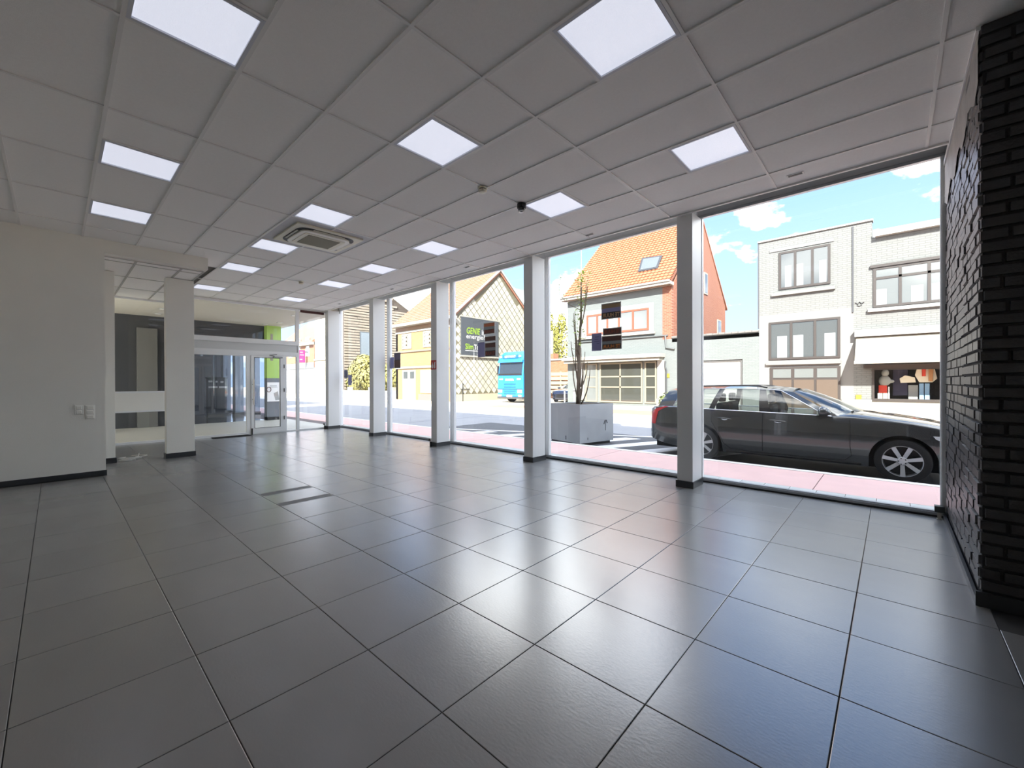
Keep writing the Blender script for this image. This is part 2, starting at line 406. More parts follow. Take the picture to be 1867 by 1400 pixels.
# ---- brick pier on the right
brm = M('anthracite_painted_brick', (62, 62, 64), .38, spec=.5, noise=(9, .22), bump=(70, .35), vary=.10)
mort = M('anthracite_mortar', (44, 44, 46), .8, bump=(90, .6))
pier = box('wall_right', mort, 3.773, 6.15, YB-.05, -.403, 0, H+.16, kind='structure', label='dark grey painted brick pier closing the window front', category='wall')
BH, BL, JT = .0725, .215, .011
bm_ = MB(); q = .5
bm_.v = [(-.5,-.5,-.5),(.5,-.5,-.5),(.5,.5,-.5),(-.5,.5,-.5),(-.47,-.42,.5),(.47,-.42,.5),(.47,.42,.5),(-.47,.42,.5)]
bm_.f = [(0,3,2,1),(4,5,6,7)]+[(a,(a+1)%4,4+(a+1)%4,4+a) for a in range(4)]
brl = brm
brick_lit = bm_.mesh('brick', brl)
brick_me = bm_.mesh('brick', brm)            # local x = length, y = height, z = outward
bl = []
nz_ = int((H-.09)/BH)+1
for r in range(nz_):
    z = .09+BH*(r+.5)
    if z > H: continue
    off = (r % 2)*.5*(BL+JT)+random.uniform(-.025, .025)
    for c in range(-1, 13):                   # lit face, normal +Y, length along X
        x0 = 3.76+c*(BL+JT)+off; x1 = min(x0+BL, 5.98); x0 = max(x0, 3.774)
        if x1-x0 > .03: bl.append((0, (x0+x1)/2, x1-x0, z))
    for c in range(-1, 4):                    # dark face, normal -X, length along Y
        y1 = -.39-c*(BL+JT)-off; y0 = max(y1-BL, -1.2); y1 = min(y1, -.39)
        if y1-y0 > .03: bl.append((1, (y0+y1)/2, y1-y0, z))
bl.sort(key=lambda b: (0 if b[0] == 1 and b[1] > -.85 else 1, b[1] if b[0] == 0 else 9))
rb = MB(); rb2 = MB()
for n, (face, c, L, z) in enumerate(bl):
    d = .022+random.uniform(-.004, .006) if face == 0 else .024+random.uniform(-.003, .003); tl = random.uniform(-.004, .004)
    if face == 0:
        loc = (c, -.411+d/2, z); rot = (math.radians(-90)+tl, math.pi+tl*.5, 0)
    else:
        loc = (3.783-d/2, c, z); rot = (math.radians(90), 0, math.radians(-90))
    if n < 295:
        inst('brick', brick_me if face else brick_lit, pier, loc, (L, BH-JT, d), rot)
    else:
        if face == 0: rb.box(c-L/2, c+L/2, -.415, -.415+d, z-(BH-JT)/2, z+(BH-JT)/2)
        else: rb2.box(3.785-d, 3.785, c-L/2, c+L/2, z-(BH-JT)/2, z+(BH-JT)/2)
rb.build('further_bricks', brl, pier, kind='stuff')
if rb2.v: rb2.build('further_bricks', brm, pier, kind='stuff')
box('baseboard_right', plinth, 3.742, 3.76, YB+.05, -.372, 0, .088, kind='structure', label='dark grey tile baseboard under the dark brick pier', category='baseboard')
box('baseboard_pier', plinth, 3.76, 5.9, -.39, -.372, 0, .05, kind='structure', label='low grey tile strip along the lit side of the brick pier', category='baseboard')
pm = MB(); rows = []
for i in range(15):
    x = 3.772+i*.158; rows.append([(x, -.3835, H-.03-.10*k-(.06*math.sin(i*1.7)+.02*i/3 if k == 3 else 0)) for k in range(4)])
pm.grid(rows)
pm.build('mortar_smear', M('grey_plaster_smear', (176, 172, 168), .6, noise=(7, .15), bump=(30, .5)), pier)
box('trim_1', rail, 3.765, 5.9, -.40, -.375, H-.02, H+.03, kind='structure', label='white edge trim between ceiling and brick pier', category='trim')

# ---- street front windows
box('trim_2', white, 5.40, 6.1, -.5, YD, 3.73, 3.80, kind='structure', label='white lining above the window heads', category='trim')
wl = ['tall shop window between the brick pier and the first column', 'tall shop window with the planter behind it and rental posters on the glass', 'tall shop window with the blue lorry behind it and posters on the glass',
      'tall shop window in front of the orange brick house', 'tall shop window in front of the hedge, beside the corner column']
ye = [-.42] + [y for y in COLY]
for i in range(5):
    y0 = -.415 if i == 0 else COLY[i-1]+.11; y1 = COLY[i]+.10 if i < 4 else YD+.05
    w = thing('window_%d' % (i+1), wl[i], 'window', (XG, (y0+y1)/2, 0), kind='structure')
    MB().box(5.925, 6.02, y0, y1, .014, .044).box(5.945, 6.0, y0, y1, .044, .055).build('bottom_rail', alug, w)
    box('foot_strip', blackg, 5.915, 5.925, y0, y1, 0, .018, w)  # plain black strip along the foot of the frame
    MB().box(5.93, 6.02, y0, y1, 3.62, 3.73).box(5.945, 6.0, y0, y1, 3.59, 3.62).build('head_rail', alug if i == 0 else alu, w)
    MB().box(5.93, 6.02, y0, y0+.05, .055, 3.59).box(5.945, 5.995, y0+.05, y0+.06, .055, 3.59).build('jamb', alu, w)
    MB().box(5.93, 6.02, y1-.05, y1, .055, 3.59).box(5.945, 5.995, y1-.06, y1-.05, .055, 3.59).build('jamb', alu, w)
    MB().poly([(XG, y0+.06, .055), (XG, y1-.06, .055), (XG, y1-.06, 3.59), (XG, y0+.06, 3.59)]).build('glass_pane', glass, w)

# ---- entrance wall
def frame_rect(mb, x0, x1, z0, z1, t, y0=YD-.03, y1=YD+.05):
    mb.box(x0, x1, y0, y1, z0, z0+t).box(x0, x1, y0, y1, z1-t, z1).box(x0, x0+t, y0, y1, z0+t, z1-t).box(x1-t, x1, y0, y1, z0+t, z1-t)
def ywin(name, lab, x0, x1, z0, z1, t=.055, extra=None, g=glass_d, y=YD+.012):
    w = thing(name, lab, 'window', ((x0+x1)/2, YD, z0), kind='structure')
    f = MB(); frame_rect(f, x0, x1, z0, z1, t); f.build('frame', alu, w)
    MB().poly([(x0+t, y, z0+t), (x1-t, y, z0+t), (x1-t, y, z1-t), (x0+t, y, z1-t)]).build('glass_pane', g, w)
    return w
w6 = thing('window_6', 'recess glazing with a wide white band across it, behind the free pillar', 'window', (1.1, YD, 0), kind='structure')
f = MB(); frame_rect(f, .30, 1.98, 0, 3.30, .05); f.build('frame', alu, w6)
box('cross_band', white, .35, 1.93, YD-.05, YD+.05, .74, 1.16, w6, bevel=.004)
MB().box(.35, 1.93, YD-.06, YD+.06, 1.15, 1.185).build('band_rail', alu, w6); MB().box(.35, 1.93, YD-.06, YD+.06, .715, .75).build('band_rail', alu, w6)
MB().poly([(.35, YD+.01, 1.185), (1.93, YD+.01, 1.185), (1.93, YD+.01, 3.25), (.35, YD+.01, 3.25)]).build('glass_pane', glass_d, w6)
MB().poly([(.35, YD+.01, .05), (1.93, YD+.01, .05), (1.93, YD+.01, .715), (.35, YD+.01, .715)]).build('glass_pane', glass_d, w6)
ywin('window_7', 'large fixed pane left of the entrance door above the black mat', 1.98, 3.455, 0, 2.14, .06)
tr = ywin('window_8', 'long fanlight pane above the entrance door', 1.98, 4.68, 2.50, H-.01, .05)
box('transom_panel', M('pale_grey_panel', (205, 208, 208), .4), 2.0, 4.66, YD-.02, YD+.04, 2.22, 2.44, tr)
MB().box(1.98, 4.68, YD-.04, YD+.05, 2.43, 2.50).box(1.98, 4.68, YD-.04, YD+.05, 2.14, 2.23).build('transom_rail', alu, tr)
ywin('window_9', 'narrow sidelight between the entrance door and the corner pane', 4.345, 4.68, 0, 2.14, .035)
w10 = ywin('window_10', 'full height corner pane beside the corner column', 4.68, 5.93, 0, H-.01, .04)
box('blind_strip', M('maroon_strip', (74, 34, 30), .6), 4.75, 5.42, YD-.055, YD-.03, H-.10, H-.03, w10)
dr = thing('door_1', 'white framed glass entrance door with a long pull handle', 'door', (3.9, YD, 0), kind='structure')
f = MB(); frame_rect(f, 3.455, 4.345, 0, 2.14, .035); f.build('door_frame', alu, dr)
f = MB(); x0, x1 = 3.495, 4.305
f.box(x0, x1, YD-.045, YD+.015, .02, .165).box(x0, x1, YD-.045, YD+.015, 2.045, 2.10).box(x0, x0+.085, YD-.045, YD+.015, .165, 2.045).box(x1-.10, x1, YD-.045, YD+.015, .165, 2.045)
leaf = f.build('door_leaf', alu, dr)
MB().poly([(3.58, YD-.01, .165), (4.205, YD-.01, .165), (4.205, YD-.01, 2.045), (3.58, YD-.01, 2.045)]).build('glass_pane', glass_d, leaf)
gk = MB(); frame_rect(gk, 3.572, 4.213, .157, 2.053, .010, YD-.049, YD-.044); gk.build('gasket', blackg, leaf)
hd = MB().tube([(3.535, YD-.11, .79), (3.535, YD-.11, 1.47)], .016, 10); hd.build('pull_handle', M('brushed_steel', (190, 190, 188), .3, metal=.9), dr, smooth=2)
hs = MB().tube([(3.535, YD-.11, .93), (3.535, YD-.045, .93)], .012, 8).tube([(3.535, YD-.11, 1.33), (3.535, YD-.045, 1.33)], .012, 8); hs.build('handle_post', blackg, dr)
cl_ = MB().box(4.02, 4.26, YD-.10, YD-.045, 2.055, 2.095); cl_.build('door_closer', M('closer_grey', (150, 152, 155), .35, metal=.5), dr, bevel=.006)
MB().tube([(4.05, YD-.10, 2.10), (3.90, YD-.17, 2.115), (4.12, YD-.06, 2.15)], .008, 6).build('closer_arm', blackg, dr)
for z in (.35, 1.12, 1.78): box('hinge', M('hinge_grey', (90, 92, 95), .4), 4.300, 4.318, YD-.065, YD-.045, z, z+.10, dr)
box('door_stop', blackg, 3.500, 3.525, YD-.075, YD-.045, .0, .16, dr)

# ---- things on the ceiling
lampcol = M('cream_plastic', (232, 227, 206), .4)
ac = thing('air_conditioner', 'square cream ceiling cassette air conditioner with a rounded black slot', 'air conditioner', (ACX, ACY, H))
def rrect(cx, cy, hx, hy, r, n=6):
    pts = []
    for sx, sy, a0 in ((1,1,0), (-1,1,90), (-1,-1,180), (1,-1,270)):
        for k in range(n+1):
            a = math.radians(a0+90*k/n); pts.append((cx+sx*(hx-r)+r*math.cos(a), cy+sy*(hy-r)+r*math.sin(a)))
    return pts
box('ceiling_plate', M('grey_blank_plate', (200, 200, 203), .5, noise=(6, .05)), CX+CM*1+.012, CX+CM*3-.012, CY+CA*3+.012, CY+CA*4-.012, H+.002, H+.02, ac)
box('outer_panel', lampcol, ACX-.465, ACX+.465, ACY-.455, ACY+.455, H-.022, H+.002, ac, bevel=.006)
MB().prism([(a, b, H-.026) for a, b in rrect(ACX, ACY, .400, .392, .15)], (0, 0, .006)).build('air_slot', blackg, ac)
MB().prism([(a, b, H-.050) for a, b in rrect(ACX, ACY, .350, .342, .12)], (0, 0, .026)).build('inner_panel', M('ac_white', (240, 238, 226), .35), ac, bevel=.008)
MB().prism([(a, b, H-.056) for a, b in rrect(ACX, ACY, .285, .262, .03)], (0, 0, .008)).build('grille_frame', lampcol, ac)
box('intake_grille', M('khaki_filter_grille', (128, 122, 100), .6), ACX-.225, ACX+.225, ACY-.215, ACY+.215, H-.059, H-.054, ac)
for s in (-1, 1):
    MB().box(ACX+s*.375-.012, ACX+s*.375+.012, ACY-.22, ACY+.22, H-.034, H-.026).build('air_flap', M('flap_grey', (206, 202, 188), .4), ac)
    MB().box(ACX-.22, ACX+.22, ACY+s*.368-.012, ACY+s*.368+.012, H-.034, H-.026).build('air_flap', MATS['flap_grey'], ac)
def smoke(x, y, lab, s=1.0):
    t = thing('smoke_detector', lab, 'smoke detector', (x, y, H))
    MB().lathe([(.052*s, 0), (.052*s, -.012*s), (.046*s, -.016*s)], (x, y, H-.003), n=24).build('base', lampcol, t, smooth=2)
    MB().lathe([(.038*s, -.016*s), (.038*s, -.026*s)], (x, y, H-.003), n=20).build('vent_slot', M('dark_vent', (60, 52, 30), .6), t)
    MB().lathe([(.046*s, -.026*s), (.047*s, -.036*s), (.036*s, -.052*s), (.012*s, -.056*s)], (x, y, H-.003), n=24).build('head', lampcol, t, smooth=2)
p = FZ(880, 342, H); smoke(p[0], p[1], 'cream smoke detector on the ceiling rail beside the black dome camera')
p = FZ(549, 513, H); smoke(p[0], p[1], 'cream smoke detector on the ceiling between air conditioner and entrance')
p = FZ(951, 372, H); t = thing('dome_camera', 'small black dome security camera hanging at a ceiling rail crossing', 'camera', (p[0], p[1], H))
MB().lathe([(.055, 0), (.055, -.045), (.050, -.05)], (p[0], p[1], H-.003), n=24).build('housing', M('black_plastic', (14, 14, 15), .45), t, smooth=2)
MB().lathe([(.046, -.05)]+[(.046*math.cos(a), -.05-.046*math.sin(a)) for a in (.25, .5, .8, 1.1, 1.4)], (p[0], p[1], H-.003), n=24).build('dome', M('dark_dome', (6, 6, 7), .05, coat=1), t, smooth=True)
MB().lathe([(.047, -.083), (.0475, -.086), (.044, -.090)], (p[0], p[1], H-.003), n=24).build('lens_ring', M('pale_ring', (215, 215, 215), .3), t, smooth=True)
for i, (px, py, nm) in enumerate(((1450, 319, 'nearest the brick pier'), (1075, 428, 'above the planter window'), (852, 487, 'above the lorry window'), (715, 527, 'above the orange house window'), (619, 554, 'above the hedge window'))):
    p = FZ(px, py, H)
    t = thing('ceiling_slot', 'small black slot fitting in the ceiling edge, ' + nm, 'slot', (p[0], p[1], H+.005))
    box('slot_frame', rail, p[0]-.03, p[0]+.03, p[1]-.075, p[1]+.075, H+.0, H+.006, t)
    box('slot_opening', blackg, p[0]-.016, p[0]+.016, p[1]-.06, p[1]+.06, H-.003, H+.0, t)

# ---- small things in the room
t = thing('fire_sign', 'red fire extinguisher sign with white pictograms on a column', 'sign', (5.44, 7.23, 1.74))
box('plate', M('sign_red', (176, 24, 26), .4), 5.436, 5.443, 7.135, 7.318, 1.64, 1.84, t)
sw = M('sign_white', (240, 240, 240), .4)
MB().box(5.434, 5.436, 7.165, 7.205, 1.665, 1.775).box(5.434, 5.436, 7.175, 7.195, 1.775, 1.80).box(5.434, 5.436, 7.15, 7.175, 1.785, 1.797).build('extinguisher_pictogram', sw, t)
MB().poly([(5.4345, 7.235, 1.665), (5.4345, 7.285, 1.665), (5.4345, 7.30, 1.715), (5.4345, 7.275, 1.765), (5.4345, 7.265, 1.81), (5.4345, 7.245, 1.755), (5.4345, 7.225, 1.72)]).build('flame_pictogram', sw, t)
def plate(px0, px1, py0, py1, n, lab):
    a = FY(px0, py0, 8.65); b = FY(px1, py1, 8.65)
    t = thing('wall_socket', lab, 'socket', ((a[0]+b[0])/2, 8.65, b[2]))
    box('plate', M('socket_white', (244, 243, 238), .35), a[0], b[0], 8.640, 8.65, b[2], a[2], t, bevel=.003)
    hgt = (a[2]-b[2])/n
    for k in range(n):
        z = b[2]+hgt*k
        box('flap', M('socket_flap', (236, 235, 228), .3), a[0]+.016, b[0]-.016, 8.628, 8.640, z+hgt*.15, z+hgt*.80, t, bevel=.003)
        box('flap_lip', MATS['socket_flap'], a[0]+.020, b[0]-.020, 8.625, 8.629, z+hgt*.17, z+hgt*.25, t)
plate(136, 152, 739, 755, 2, 'white double socket plate on the plaster wall, the shorter of the pair')
plate(155, 173, 739, 763, 3, 'white triple socket plate on the plaster wall, the taller of the pair')
t = thing('cable_bundle', 'loose bundle of white cables lying on the floor by the recess pillar', 'cable', (.8, 10.1, 0))
cw = M('cable_white', (235, 235, 228), .45)
for k in range(5):
    pts = []
    for s in range(14):
        a = s/13*math.pi*1.7+k*.6
        pts.append((.84+(.12+.03*k)*math.cos(a)*(.7 if k % 2 else 1)+.015*k, 9.98+.05*k+(.05+.02*k)*math.sin(a), .006+.008*k))
    MB().tube(pts, .0055, 6).build('cable', cw, t, smooth=True)
MB().tube([(.88, 10.05, .02), (.95, 10.02, .03), (1.0, 10.05, .05), (1.02, 10.12, .09)], .0055, 6).build('cable', cw, t, smooth=True)
a = [FZ(379, 797.5, .0), FZ(452, 793, 0), FZ(393, 800.5, 0)]
mat_ = thing('door_mat', 'black ribbed door mat in front of the fixed entrance pane', 'door mat', (3.0, 12.42, 0))
MB().box(2.60, 3.42, 12.27, 12.53, 0, .012).build('mat_base', M('mat_black', (22, 22, 23), .95, bump=(300, .5)), mat_)
for k in range(9): box('rib', M('mat_rib', (34, 34, 35), .9), 2.62, 3.40, 12.285+.027*k, 12.297+.027*k, .012, .017, mat_)
# floor brackets by the columns
def bracket(x, y, lab):
    t = thing('floor_bracket', lab, 'bracket', (x, y, 0))
    box('bracket_box', M('bracket_dark', (60, 64, 62), .4), x-.02, x+.06, y-.035, y+.035, .065, .125, t, bevel=.003)
    box('bracket_leg', M('bracket_steel', (180, 178, 170), .35, metal=.6), x-.012, x+.0, y-.012, y+.016, .004, .065, t)
    box('bracket_foot', MATS['bracket_steel'], x-.03, x+.012, y-.018, y+.022, 0, .005, t)
bracket(5.86, -.345, 'small dark metal bracket on a steel leg at the foot of the brick pier')
def pipe(x, y, lab):
    t = thing('pipe_stub', lab, 'pipe', (x, y, 0))
    MB().tube([(x, y, 0), (x, y, .10)], .022, 10).build('collar', blackg, t)
    MB().tube([(x, y, .10), (x, y, .165)], .015, 10).build('pipe', M('stub_white', (225, 225, 220), .4), t, smooth=2)
    box('clip', blackg, x-.03, x-.01, y-.01, y+.03, .11, .165, t)
pipe(5.395, 7.28, 'white pipe stub with black collar at the foot of the fire sign column')
pipe(5.395, 12.47, 'white pipe stub with black collar at the foot of the corner column')

# ---- posters on the glass (seen from behind)
Xp = XG-.012
pw_ = M('poster_white', (228, 228, 224), .5); pd = M('poster_dark', (58, 54, 56), .5); plil = M('poster_lilac', (140, 140, 186), .5)
ptan = M('poster_tan', (186, 152, 116), .5); por = M('poster_orange', (222, 140, 74), .5); pgr = M('poster_grey', (140, 146, 148), .5)
pbr = M('poster_brown', (92, 60, 54), .5); pbe = M('poster_beige', (150, 128, 96), .5); pred = M('poster_redbrown', (150, 74, 58), .5); pink = M('poster_ink', (84, 84, 130), .5)
def sheet(y0, y1, z0, z1, bands, txt, tcol, lab, base=None, group=None, rim=.012):
    t = thing('poster', lab, 'poster', (Xp, (y0+y1)/2, z0), group)
    box('paper', base or pw_, Xp, Xp+.003, y0, y1, z0, z1, t)
    hh = z1-z0; h0 = z0+rim; hi = hh-2*rim
    for lay, (a, b, m) in enumerate(bands):
        box('colour_band', m, Xp-.001*(lay+1), Xp-.001*lay, y0+rim, y1-rim, h0+hi*a, h0+hi*b, t)
    if txt:
        a, b = txt
        text('lettering', 'TE HUUR', tcol, (Xp-.0045, y0+rim*1.8, h0+hi*(a+.12*(b-a))), (0, 1, 0), (0, 0, 1), y1-y0-3.6*rim, hi*(b-a)*.76, t, bold=.03)
    return t
def note(y0, y1, z0, z1, lab, lines=True):
    t = thing('notice', lab, 'notice', (Xp, (y0+y1)/2, z0))
    box('paper', plil, Xp, Xp+.003, y0, y1, z0, z1, t)
    if lines:
        for k, (a, b) in enumerate(((.25, .65), (.3, .7), (.2, .75), (.2, .5))):
            box('text_line', pink, Xp-.001, Xp, y0+(y1-y0)*a, y0+(y1-y0)*b, z1-(z1-z0)*(.22+.13*k), z1-(z1-z0)*(.22+.13*k-.03), t)
sheet(3.126, 3.475, 2.365, 2.62, [(0, 1, pd), (.70, .97, pbe), (.42, .70, plil)], (.02, .40), ptan, 'rental poster with beige and lilac bands on the planter window')
sheet(3.118, 3.447, 2.105, 2.222, [(0, 1, pbr)], (.05, .95), pred, 'narrow brown rental poster strip on the planter window')
sheet(3.115, 3.47, 1.878, 2.10, [(0, 1, pd), (.62, .97, pbr), (.38, .62, pgr)], (.0, .38), por, 'rental poster with orange letters below the brown strip on the planter window')
note(3.475, 3.655, 1.87, 2.155, 'lilac notice sheet beside the orange lettered poster on the planter window')
sheet(5.90, 6.225, 2.345, 2.58, [(0, 1, pbr), (.68, .97, M('poster_salmon', (196, 112, 72), .5)), (.40, .68, pgr)], (.02, .38), pred, 'rental poster with salmon band on the lorry window')
sheet(5.872, 6.19, 2.20, 2.30, [(0, 1, pbr)], None, None, 'narrow brown poster strip on the lorry window', rim=.008)
sheet(5.872, 6.19, 1.885, 2.175, [(0, 1, pd), (.66, .97, pbr), (.42, .66, pgr)], (.03, .40), pred, 'rental poster with red brown letters below the strip on the lorry window')
note(6.195, 6.40, 1.885, 2.19, 'lilac notice sheet over the billboard view on the lorry window', False)
sheet(9.30, 9.60, 1.735, 2.14, [(0, 1, pd), (.55, .95, M('poster_mauve', (96, 84, 110), .5)), (.05, .5, pbr)], None, None, 'dark poster on the window before the orange brick house')
note(9.61, 9.85, 1.735, 2.03, 'lilac notice sheet beside the dark poster before the orange brick house', False)
sheet(12.15, 12.40, 1.51, 1.75, [(0, 1, M('poster_slate', (98, 98, 116), .5))], None, None, 'slate grey poster on the window before the hedge')
note(11.92, 12.14, 1.29, 1.60, 'lilac notice sheet on the window before the hedge', False)
# ================================================================== STREET
ZS, ZR0, ZF = -.005, -.20, -.12           # near pavement, road, far pavement
asph = M('asphalt', (146, 147, 150), .85, noise=(1.2, .07), bump=(120, .3))
pinkp = M('pink_concrete_pavement', (222, 186, 180), .8, noise=(2.5, .05), bump=(100, .2))
paverm = M('grey_paver', (190, 192, 190), .8, noise=(6, .06), vary=.05)
kerbm = M('pale_kerb_stone', (226, 224, 218), .75, noise=(3, .05))
sandp = M('sand_coloured_pavement', (206, 192, 168), .85, noise=(.8, .06), bump=(60, .2))
redp = M('red_cycle_path', (200, 112, 92), .85, noise=(1.5, .08))
linew = M('road_paint', (226, 227, 228), .7, noise=(5, .06))
ground = box('ground', sandp, 6.0, 140, -90, 190, -.60, -.26, kind='structure', label='open ground under the street and plots', category='ground')
box('added_ground_back', sandp, -90, -6.1, -90, 120, -.30, -.03, kind='structure', label='added paving behind the shop, out of view', category='ground')  # unseen ground, added as a daylight reflector, now cut off by walls
box('added_ground_side', M('pale_added_paving', (200, 196, 188), .8), -6.1, 3.7, -40, -3.1, -.30, -.03, kind='structure', label='added paving beside the shop, out of view', category='ground')  # unseen, added to bounce sun indoors; the closed wall now blocks it
pav = thing('pavement', 'pink concrete pavement in front of the shop windows with a grey paver edge', 'pavement', (7, 5, ZS), kind='structure')
box('sub_base', M('pavement_joint', (110, 100, 100), .9), 6.02, 7.62, -30, 60, -.26, ZS-.012, pav)
jy = [-30, -18, -9, -5.78, -2.52, .74, 4.0, 7.26, 10.52, 13.78, 17.04, 20.3, 30, 45, 60]
for a, b in zip(jy[:-1], jy[1:]): box('pavement_slab', pinkp, 6.425, 7.62, a+.006, b-.006, ZS-.012, ZS, pav)
pv_me = MB().box(-.5, .5, -.5, .5, 0, 1).mesh('paver', paverm)
yy = -.147-.28*4
while yy < 13.2:
    inst('paver', pv_me, pav, (6.225, yy+.14, ZS-.012), (.385, .274, .013+random.uniform(-.001, .001)))
    yy += .28
box('kerb', kerbm, 7.62, 7.76, -30, 60, -.26, ZS+.005, None, kind='structure', label='pale kerb stone between pink pavement and road', category='kerb')
road = box('road', asph, 7.76, 17.0, -60, 160, -.30, ZR0, kind='structure', label='grey asphalt road with white hatched markings', category='road')
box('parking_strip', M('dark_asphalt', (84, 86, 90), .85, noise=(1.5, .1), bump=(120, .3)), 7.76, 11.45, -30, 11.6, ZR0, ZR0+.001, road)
def strip(pts): MB().prism([(x, y, ZR0+.001) for x, y in pts], (0, 0, .004)).build('road_marking', linew, road)
dx, dy = 1.0, -.42
for k, y0 in enumerate((9.95, 8.75, 7.55, 6.45, 5.45, 4.42, 3.45)):
    lim = 9.0+(10.9-y0)*.40
    L = max(.8, min(lim-7.78, 3.0)); y0 = y0+.11
    strip([(7.78, y0+.22), (7.78+L, y0+.22+dy*L), (7.78+L, y0-.22+dy*L), (7.78, y0-.22)])
strip([(8.75, 11.5), (8.93, 11.5), (11.55, 4.9), (11.37, 4.9)])
strip([(11.37, 4.9), (11.55, 4.9), (11.55, -4), (11.37, -4)])
strip([(8.06, 3.35), (8.55, 3.65), (8.75, 3.55), (8.3, 3.25)])
for yj in (14.0, 19.0): MB().box(8.1, 14.2, yj, yj+.03, ZR0, ZR0+.002).build('road_joint', M('tar_joint', (110, 112, 116), .9), road)
box('kerb_far', kerbm, 17.0, 17.2, -60, 160, -.26, ZF+.01, None, kind='structure', label='pale kerb along the far side of the road', category='kerb')
farp = box('pavement_far', sandp, 17.2, 60, -60, 160, -.26, ZF-.01, kind='structure', label='pale pavement in front of the houses across the road', category='pavement')
box('cycle_path', redp, 17.9, 20.6, -60, 19, ZF-.01, ZF, farp)
# bodies of the buildings on this side of the street, they shade the near half of the road
mass = M('facade_render', (190, 186, 178), .85)
box('upper_storey', mass, -6.1, 6.12, 3.0, 24.5, 3.82, 6.35, kind='structure', label='upper storey above the shop', category='building')
box('upper_storey.001', mass, -6.1, 6.12, -3.1, 3.0, 3.82, 5.85, kind='structure', label='lower parapet part above the shop', category='building')
box('neighbour_building', mass, -6.0, 6.05, 28.5, 70, -.05, 6.35, kind='structure', label='neighbouring building further along this side of the street', category='building')
box('neighbour_building.001', mass, 3.8, 6.05, -40, -3.1, -.05, 5.85, kind='structure', label='neighbouring building past the brick pier', category='building')

# ---- planter with tree
zinc = M('grey_planter_panel', (160, 164, 168), .45, metal=.1, noise=(2.2, .10), bump=(40, .05))
P0 = Vector((9.25, 6.02, 0)); ang = math.radians(-13)
pl = thing('planter', 'large square grey metal planter standing on the road hatching', 'planter', (P0.x, P0.y, -.2))
a = .59
def plb(name, m, *b, **k): return box(name, m, P0.x+b[0], P0.x+b[1], P0.y+b[2], P0.y+b[3], b[4], b[5], pl, **k)
plb('side_panel', zinc, -a, -a+.03, -a, a, -.13, .815); plb('side_panel', zinc, a-.03, a, -a, a, -.13, .815)
plb('side_panel', zinc, -a+.03, a-.03, -a, -a+.03, -.13, .815); plb('side_panel', zinc, -a+.03, a-.03, a-.03, a, -.13, .815)
plb('soil', M('soil', (64, 54, 44), .95, noise=(20, .3), bump=(60, 1.0)), -a+.03, a-.03, -a+.03, a-.03, -.10, .79)
plb('base', blackg, -a+.06, a-.06, -a+.06, a-.06, -.20, -.13)
em = M('planter_stain', (30, 32, 34), .6); ex, ez = P0.x+.30, .30
MB().tube([(ex, P0.y-a-.002, ez-.16), (ex+.005, P0.y-a-.002, ez+.08)], .006, 6).tube([(ex-.06, P0.y-a-.002, ez), (ex-.02, P0.y-a-.002, ez+.09), (ex+.03, P0.y-a-.002, ez+.095), (ex+.065, P0.y-a-.002, ez+.02)], .010, 6).build('painted_mark', em, pl)
MB().box(P0.x-.33, P0.x-.315, P0.y-a-.003, P0.y-a, -.06, .0).build('dirt_mark', em, pl)
MB().box(P0.x-a-.003, P0.x-a, P0.y-.1, P0.y-.075, -.08, .02).build('dirt_mark', em, pl)
pl.rotation_euler.z = ang
tb = thing('young_tree', 'slender young tree with sparse green leaves growing in the grey planter', 'tree', (P0.x, P0.y, .76))
bark = M('bark', (108, 96, 82), .9, noise=(20, .25)); leafm = M('young_leaf', (160, 182, 92), .6, vary=.1); leafm2 = M('dry_leaf', (140, 150, 96), .7)
X0, Y0, Z0 = P0.x, P0.y, .79
top = FX(1068, 452, X0)
MB().tube([(X0-.02, Y0+.06, Z0), (X0, Y0+.05, 1.5), (X0-.01, Y0+.03, 2.2), (X0+.01, Y0-.02, 3.1), (X0, Y0-.04, top[2])], [.06, .05, .042, .028, .008], 8).build('trunk', bark, tb, smooth=True)
lf = MB()
def leaf(p, s):
    a_ = random.uniform(0, 6.28); b_ = random.uniform(-.6, .6)
    d = np.array([math.cos(a_)*math.cos(b_), math.sin(a_)*math.cos(b_), math.sin(b_)]); n_ = np.cross(d, [0, 0, 1]); n_ /= np.linalg.norm(n_)+1e-9
    p = np.array(p); lf.poly([p, p+d*s*.5+n_*s*.22, p+d*s, p+d*s*.5-n_*s*.22])
for k in range(17):
    z0 = random.uniform(.75, 2.9) if k > 4 else .79; a_ = k*2.4+.3; r0 = .03
    Lb = random.uniform(.8, 1.5); sp = random.uniform(.10, .24)
    pts = []
    for s in range(7):
        t_ = s/6; rr = r0+sp*(1-(1-t_)**2)*(1.0 if k > 4 else 1.3)
        pts.append((X0+rr*math.cos(a_)+.02*math.sin(5*t_+k), Y0+rr*math.sin(a_)+.02*math.cos(4*t_+k)+.03, z0+Lb*t_))
        if t_ > .35 and (z0 > 1.3):
            for q_ in range(2 if z0 < 2.3 else 4):
                leaf((pts[-1][0]+random.uniform(-.04, .04), pts[-1][1]+random.uniform(-.04, .04), pts[-1][2]+random.uniform(-.08, .08)), random.uniform(.08, .14))
    MB().tube(pts, [.020-.002*s for s in range(7)], 6).build('branch', bark, tb, smooth=True)
MB().tube([(X0, Y0, 3.25), (X0-.1, Y0+.3, 3.42), (X0-.15, Y0+.55, 3.7), (X0-.1, Y0+.60, 4.0), (X0-.1, Y0+.52, 4.2)], [.01, .008, .007, .006, .004], 6).build('branch', bark, tb, smooth=True)
